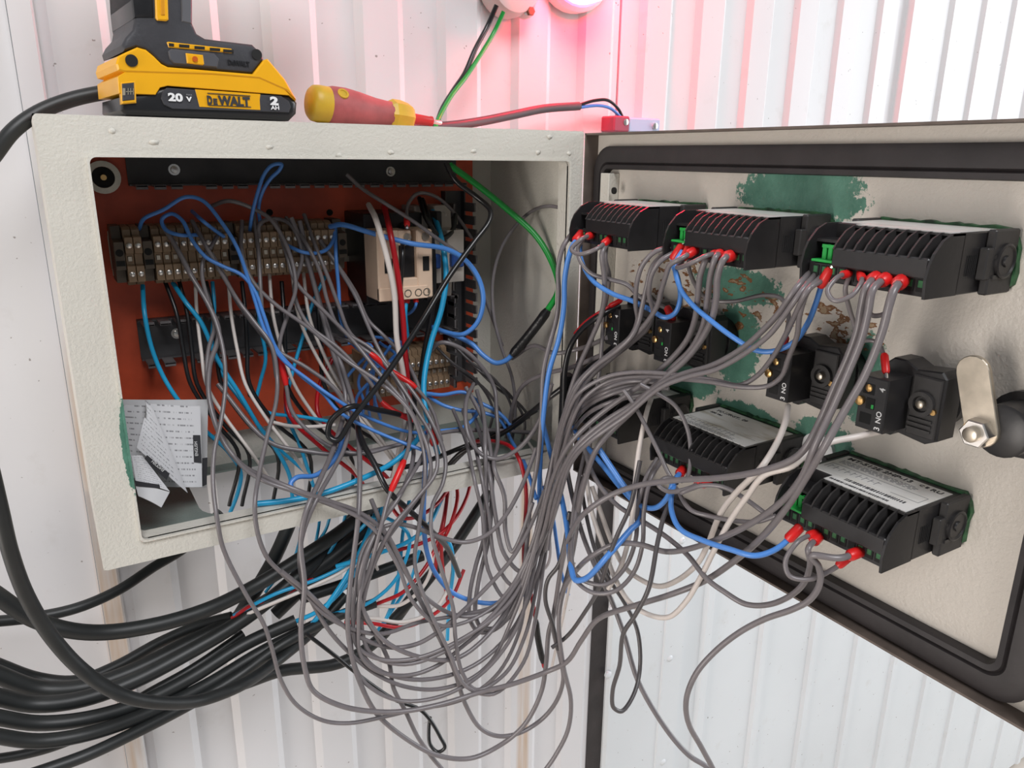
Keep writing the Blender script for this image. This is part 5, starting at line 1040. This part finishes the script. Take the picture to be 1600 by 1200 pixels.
wire('k', 6, 'cord ending in a small drop-shaped loop', [(478, 990, 0.02), (520, 1022, 0.01), (570, 1062), (620, 1095), (655, 1108, 0.0), (672, 1125), (688, 1152), (695, 1168), (684, 1175), (672, 1163), (670, 1140), (672, 1120, 0.0)])
# ================================================================== black sheathed cables
def cable(wpx, desc, pts, group='black sheathed cables below the cabinet', sub=8):
    o = wire('k', wpx, desc, pts, name='cable', cat='cable', m=M_cable, sides=14, group=group); return o
cable(23, 'black cable passing behind the drill at the top left', [(-15, 250, 0.10), (20, 205, 0.10), (60, 176, 0.105), (110, 156), (160, 145, 0.11), (215, 138, 0.115), (260, 150, 0.12)], None)
cable(21, 'shiny black cable hanging down at the left edge', [(-18, 720, -0.05), (0, 795, -0.05), (16, 862), (42, 932), (82, 997), (132, 1050), (190, 1086, -0.04), (250, 1098), (310, 1095), (372, 1073, -0.01), (430, 1035, 0.03), (490, 985, 0.05), (540, 930, 0.06)])
cable(24, 'uppermost thick black cable sweeping under the cabinet', [(-20, 920, 0.03), (50, 966, 0.03), (105, 984), (165, 988), (250, 975, 0.03), (330, 950), (400, 915), (470, 872, 0.05), (530, 832, 0.06), (600, 775, 0.08)])
cable(17, 'black cable vanishing behind the cabinet corner', [(-20, 972, 0.10), (50, 965, 0.10), (120, 950), (185, 922), (240, 886), (290, 855, 0.12), (345, 800, 0.12)])
cable(19, 'black cable ending with red and white cores', [(-20, 1032, 0.09), (60, 1060, 0.09), (120, 1064), (180, 1042), (250, 1004), (310, 978, 0.08), (362, 964, 0.07)])
cable(26, 'thick black cable rising into the cabinet floor opening', [(-20, 1048, 0.07), (60, 1076, 0.07), (130, 1074), (200, 1052), (290, 1008), (380, 962), (455, 915), (530, 862, 0.07), (585, 805, 0.08), (610, 760, 0.09)])
cable(25, 'thick black cable just below the rising one', [(-20, 1085, 0.05), (50, 1100, 0.05), (120, 1094), (200, 1068), (290, 1022), (380, 968), (460, 905, 0.06), (520, 850, 0.08), (560, 800, 0.09)])
cable(23, 'black cable ending with a cyan core', [(-20, 1118, 0.035), (60, 1130, 0.035), (140, 1122), (220, 1098), (300, 1058), (380, 1008), (462, 970, 0.05)])
cable(22, 'black cable ending beside the cyan-cored one', [(-20, 1148, 0.02), (60, 1158, 0.02), (140, 1146), (230, 1115), (320, 1072), (410, 1018), (490, 978, 0.05)])
cable(15, 'thin black cable bending off the lowest left edge', [(-20, 1188, 0.05), (40, 1178, 0.05), (90, 1164), (150, 1138), (220, 1090), (300, 1045, 0.06), (380, 990, 0.07)])
cable(18, 'lowest black cable running off the bottom edge', [(20, 1220, 0.01), (80, 1200, 0.01), (140, 1178), (220, 1140), (290, 1104), (370, 1058), (440, 1008, 0.04), (520, 966), (586, 942, 0.05)])
cable(22, 'steep black cable climbing behind the lip at left', [(360, 985, 0.09), (385, 945, 0.09), (410, 905), (432, 865, 0.10), (460, 800, 0.11)])
cable(18, 'straight black cable slanting up under the right of the lip', [(300, 1092, 0.05), (380, 1068, 0.05), (440, 1048, 0.06), (530, 1036, 0.06), (590, 1000), (650, 925), (705, 860), (745, 800, 0.08), (764, 770, 0.09)])
cable(18, 'black cable end lying in the middle of the cores', [(470, 935, 0.07), (540, 912, 0.07), (600, 890), (660, 868, 0.07)])
cable(15, 'lower black cable end pointing at the hanging bundle', [(612, 970, 0.06), (650, 930, 0.06), (690, 880, 0.07), (715, 845, 0.08)])
cable(20, 'black cable end in the shadow of the lip', [(430, 960, 0.08), (490, 905, 0.08), (550, 870), (600, 830, 0.09)])
CO = 'bare cores under the cabinet'
cores = [
 ('c', 7, 'core looping out of its cable end', [(460, 972, 0.05), (500, 953, 0.045), (540, 915), (568, 870), (585, 820, 0.07), (590, 780, 0.08)]),
 ('c', 8, 'thick core rising from the second cable end', [(486, 977, 0.05), (512, 945, 0.04), (545, 895), (575, 835, 0.06), (592, 785, 0.08)]),
 ('c', 6, 'core lying along the black cables', [(365, 962, 0.06), (430, 928, 0.05), (500, 903), (550, 875, 0.05), (580, 830, 0.07), (588, 780, 0.08)]),
 ('r', 6, 'core leaving the leftmost cable end', [(362, 966, 0.06), (395, 945, 0.055), (430, 935), (470, 915, 0.06), (520, 880, 0.08)]),
 ('w', 6, 'core leaving the leftmost cable end beside the red', [(364, 969, 0.06), (420, 945, 0.05), (490, 915), (545, 885, 0.05), (570, 840, 0.07), (565, 790, 0.08)]),
 ('c', 6, 'curved core right of the middle', [(600, 975, 0.05), (618, 930, 0.05), (625, 880), (630, 830, 0.07), (640, 780, 0.08)]),
 ('c', 6, 'core arching below the lip', [(560, 830, 0.06), (585, 808, 0.05), (610, 812), (640, 840, 0.05), (622, 900), (580, 940), (520, 960, 0.05)]),
 ('c', 7, 'core crossing up toward the lip', [(525, 885, 0.05), (580, 868, 0.04), (640, 845), (670, 820, 0.05), (690, 780, 0.07)]),
 ('c', 6, 'core hanging free with a cut end', [(685, 832, 0.06), (703, 850, 0.05), (708, 890), (702, 940), (699, 1000, 0.05)]),
 ('c', 5, 'thin core bowing left', [(655, 860, 0.05), (640, 910, 0.05), (615, 950), (590, 985, 0.05)]),
 ('r', 6, 'core bowing from the black cable end', [(588, 944, 0.05), (630, 925, 0.04), (660, 893), (675, 868), (690, 825, 0.06), (700, 770, 0.08)]),
 ('r', 6, 'outer loop near the cable opening', [(735, 755, 0.08), (730, 775, 0.07), (715, 805), (690, 832, 0.05), (655, 850), (620, 860, 0.06)]),
 ('r', 6, 'inner loop near the cable opening', [(714, 758, 0.08), (714, 785, 0.06), (702, 825, 0.05), (684, 860), (680, 900, 0.06)]),
 ('r', 6, 'straight core near the cable opening', [(700, 762, 0.08), (696, 800, 0.06), (690, 840, 0.05), (692, 890), (700, 940, 0.06)]),
 ('r', 6, 'core sagging along the lower cables', [(538, 972, 0.05), (580, 974, 0.04), (630, 980), (670, 965, 0.04), (705, 935, 0.05), (725, 890, 0.06)]),
 ('r', 6, 'core curving under the front lip', [(610, 790, 0.05), (625, 808, 0.04), (650, 808), (680, 790, 0.05), (700, 765, 0.07)]),
 ('w', 6, 'core looping beside the red one', [(588, 947, 0.05), (625, 945, 0.04), (660, 918), (674, 885), (668, 858, 0.05), (655, 845, 0.06)]),
 ('w', 6, 'core sagging above the red one', [(538, 966, 0.05), (580, 966, 0.042), (630, 972), (675, 955, 0.042), (700, 920, 0.05), (712, 870, 0.06)]),
 ('w', 5, 'short core poking up at the lip', [(575, 805, 0.05), (585, 830, 0.04), (580, 860, 0.05), (590, 890, 0.06)]),
 ('w', 5, 'thin core at the far right of the tangle', [(825, 690, 0.03), (840, 720, -0.008), (852, 800, -0.02), (860, 850, -0.03), (857, 880), (845, 895, -0.03)]),
 ('b', 6, 'core falling right of the bundle', [(848, 760, -0.03), (862, 800), (870, 850, -0.04), (877, 895), (888, 930, -0.05)]),
]
for c, wp, ds, pts in cores: wire(c, wp, ds, pts, group=CO)
for i, (x, y, l) in enumerate(((520, 800, 60), (545, 790, 80), (500, 830, 70), (600, 790, 75), (470, 850, 50))):
    wire('c', 5, ORD[i]+' thin core bunched directly under the lip', [(x, y-25, 0.09), (x-3, y, 0.07), (x-12, y+l*0.5), (x-35, y+l, 0.07), (x-55, y+l+25, 0.08)], group=CO)
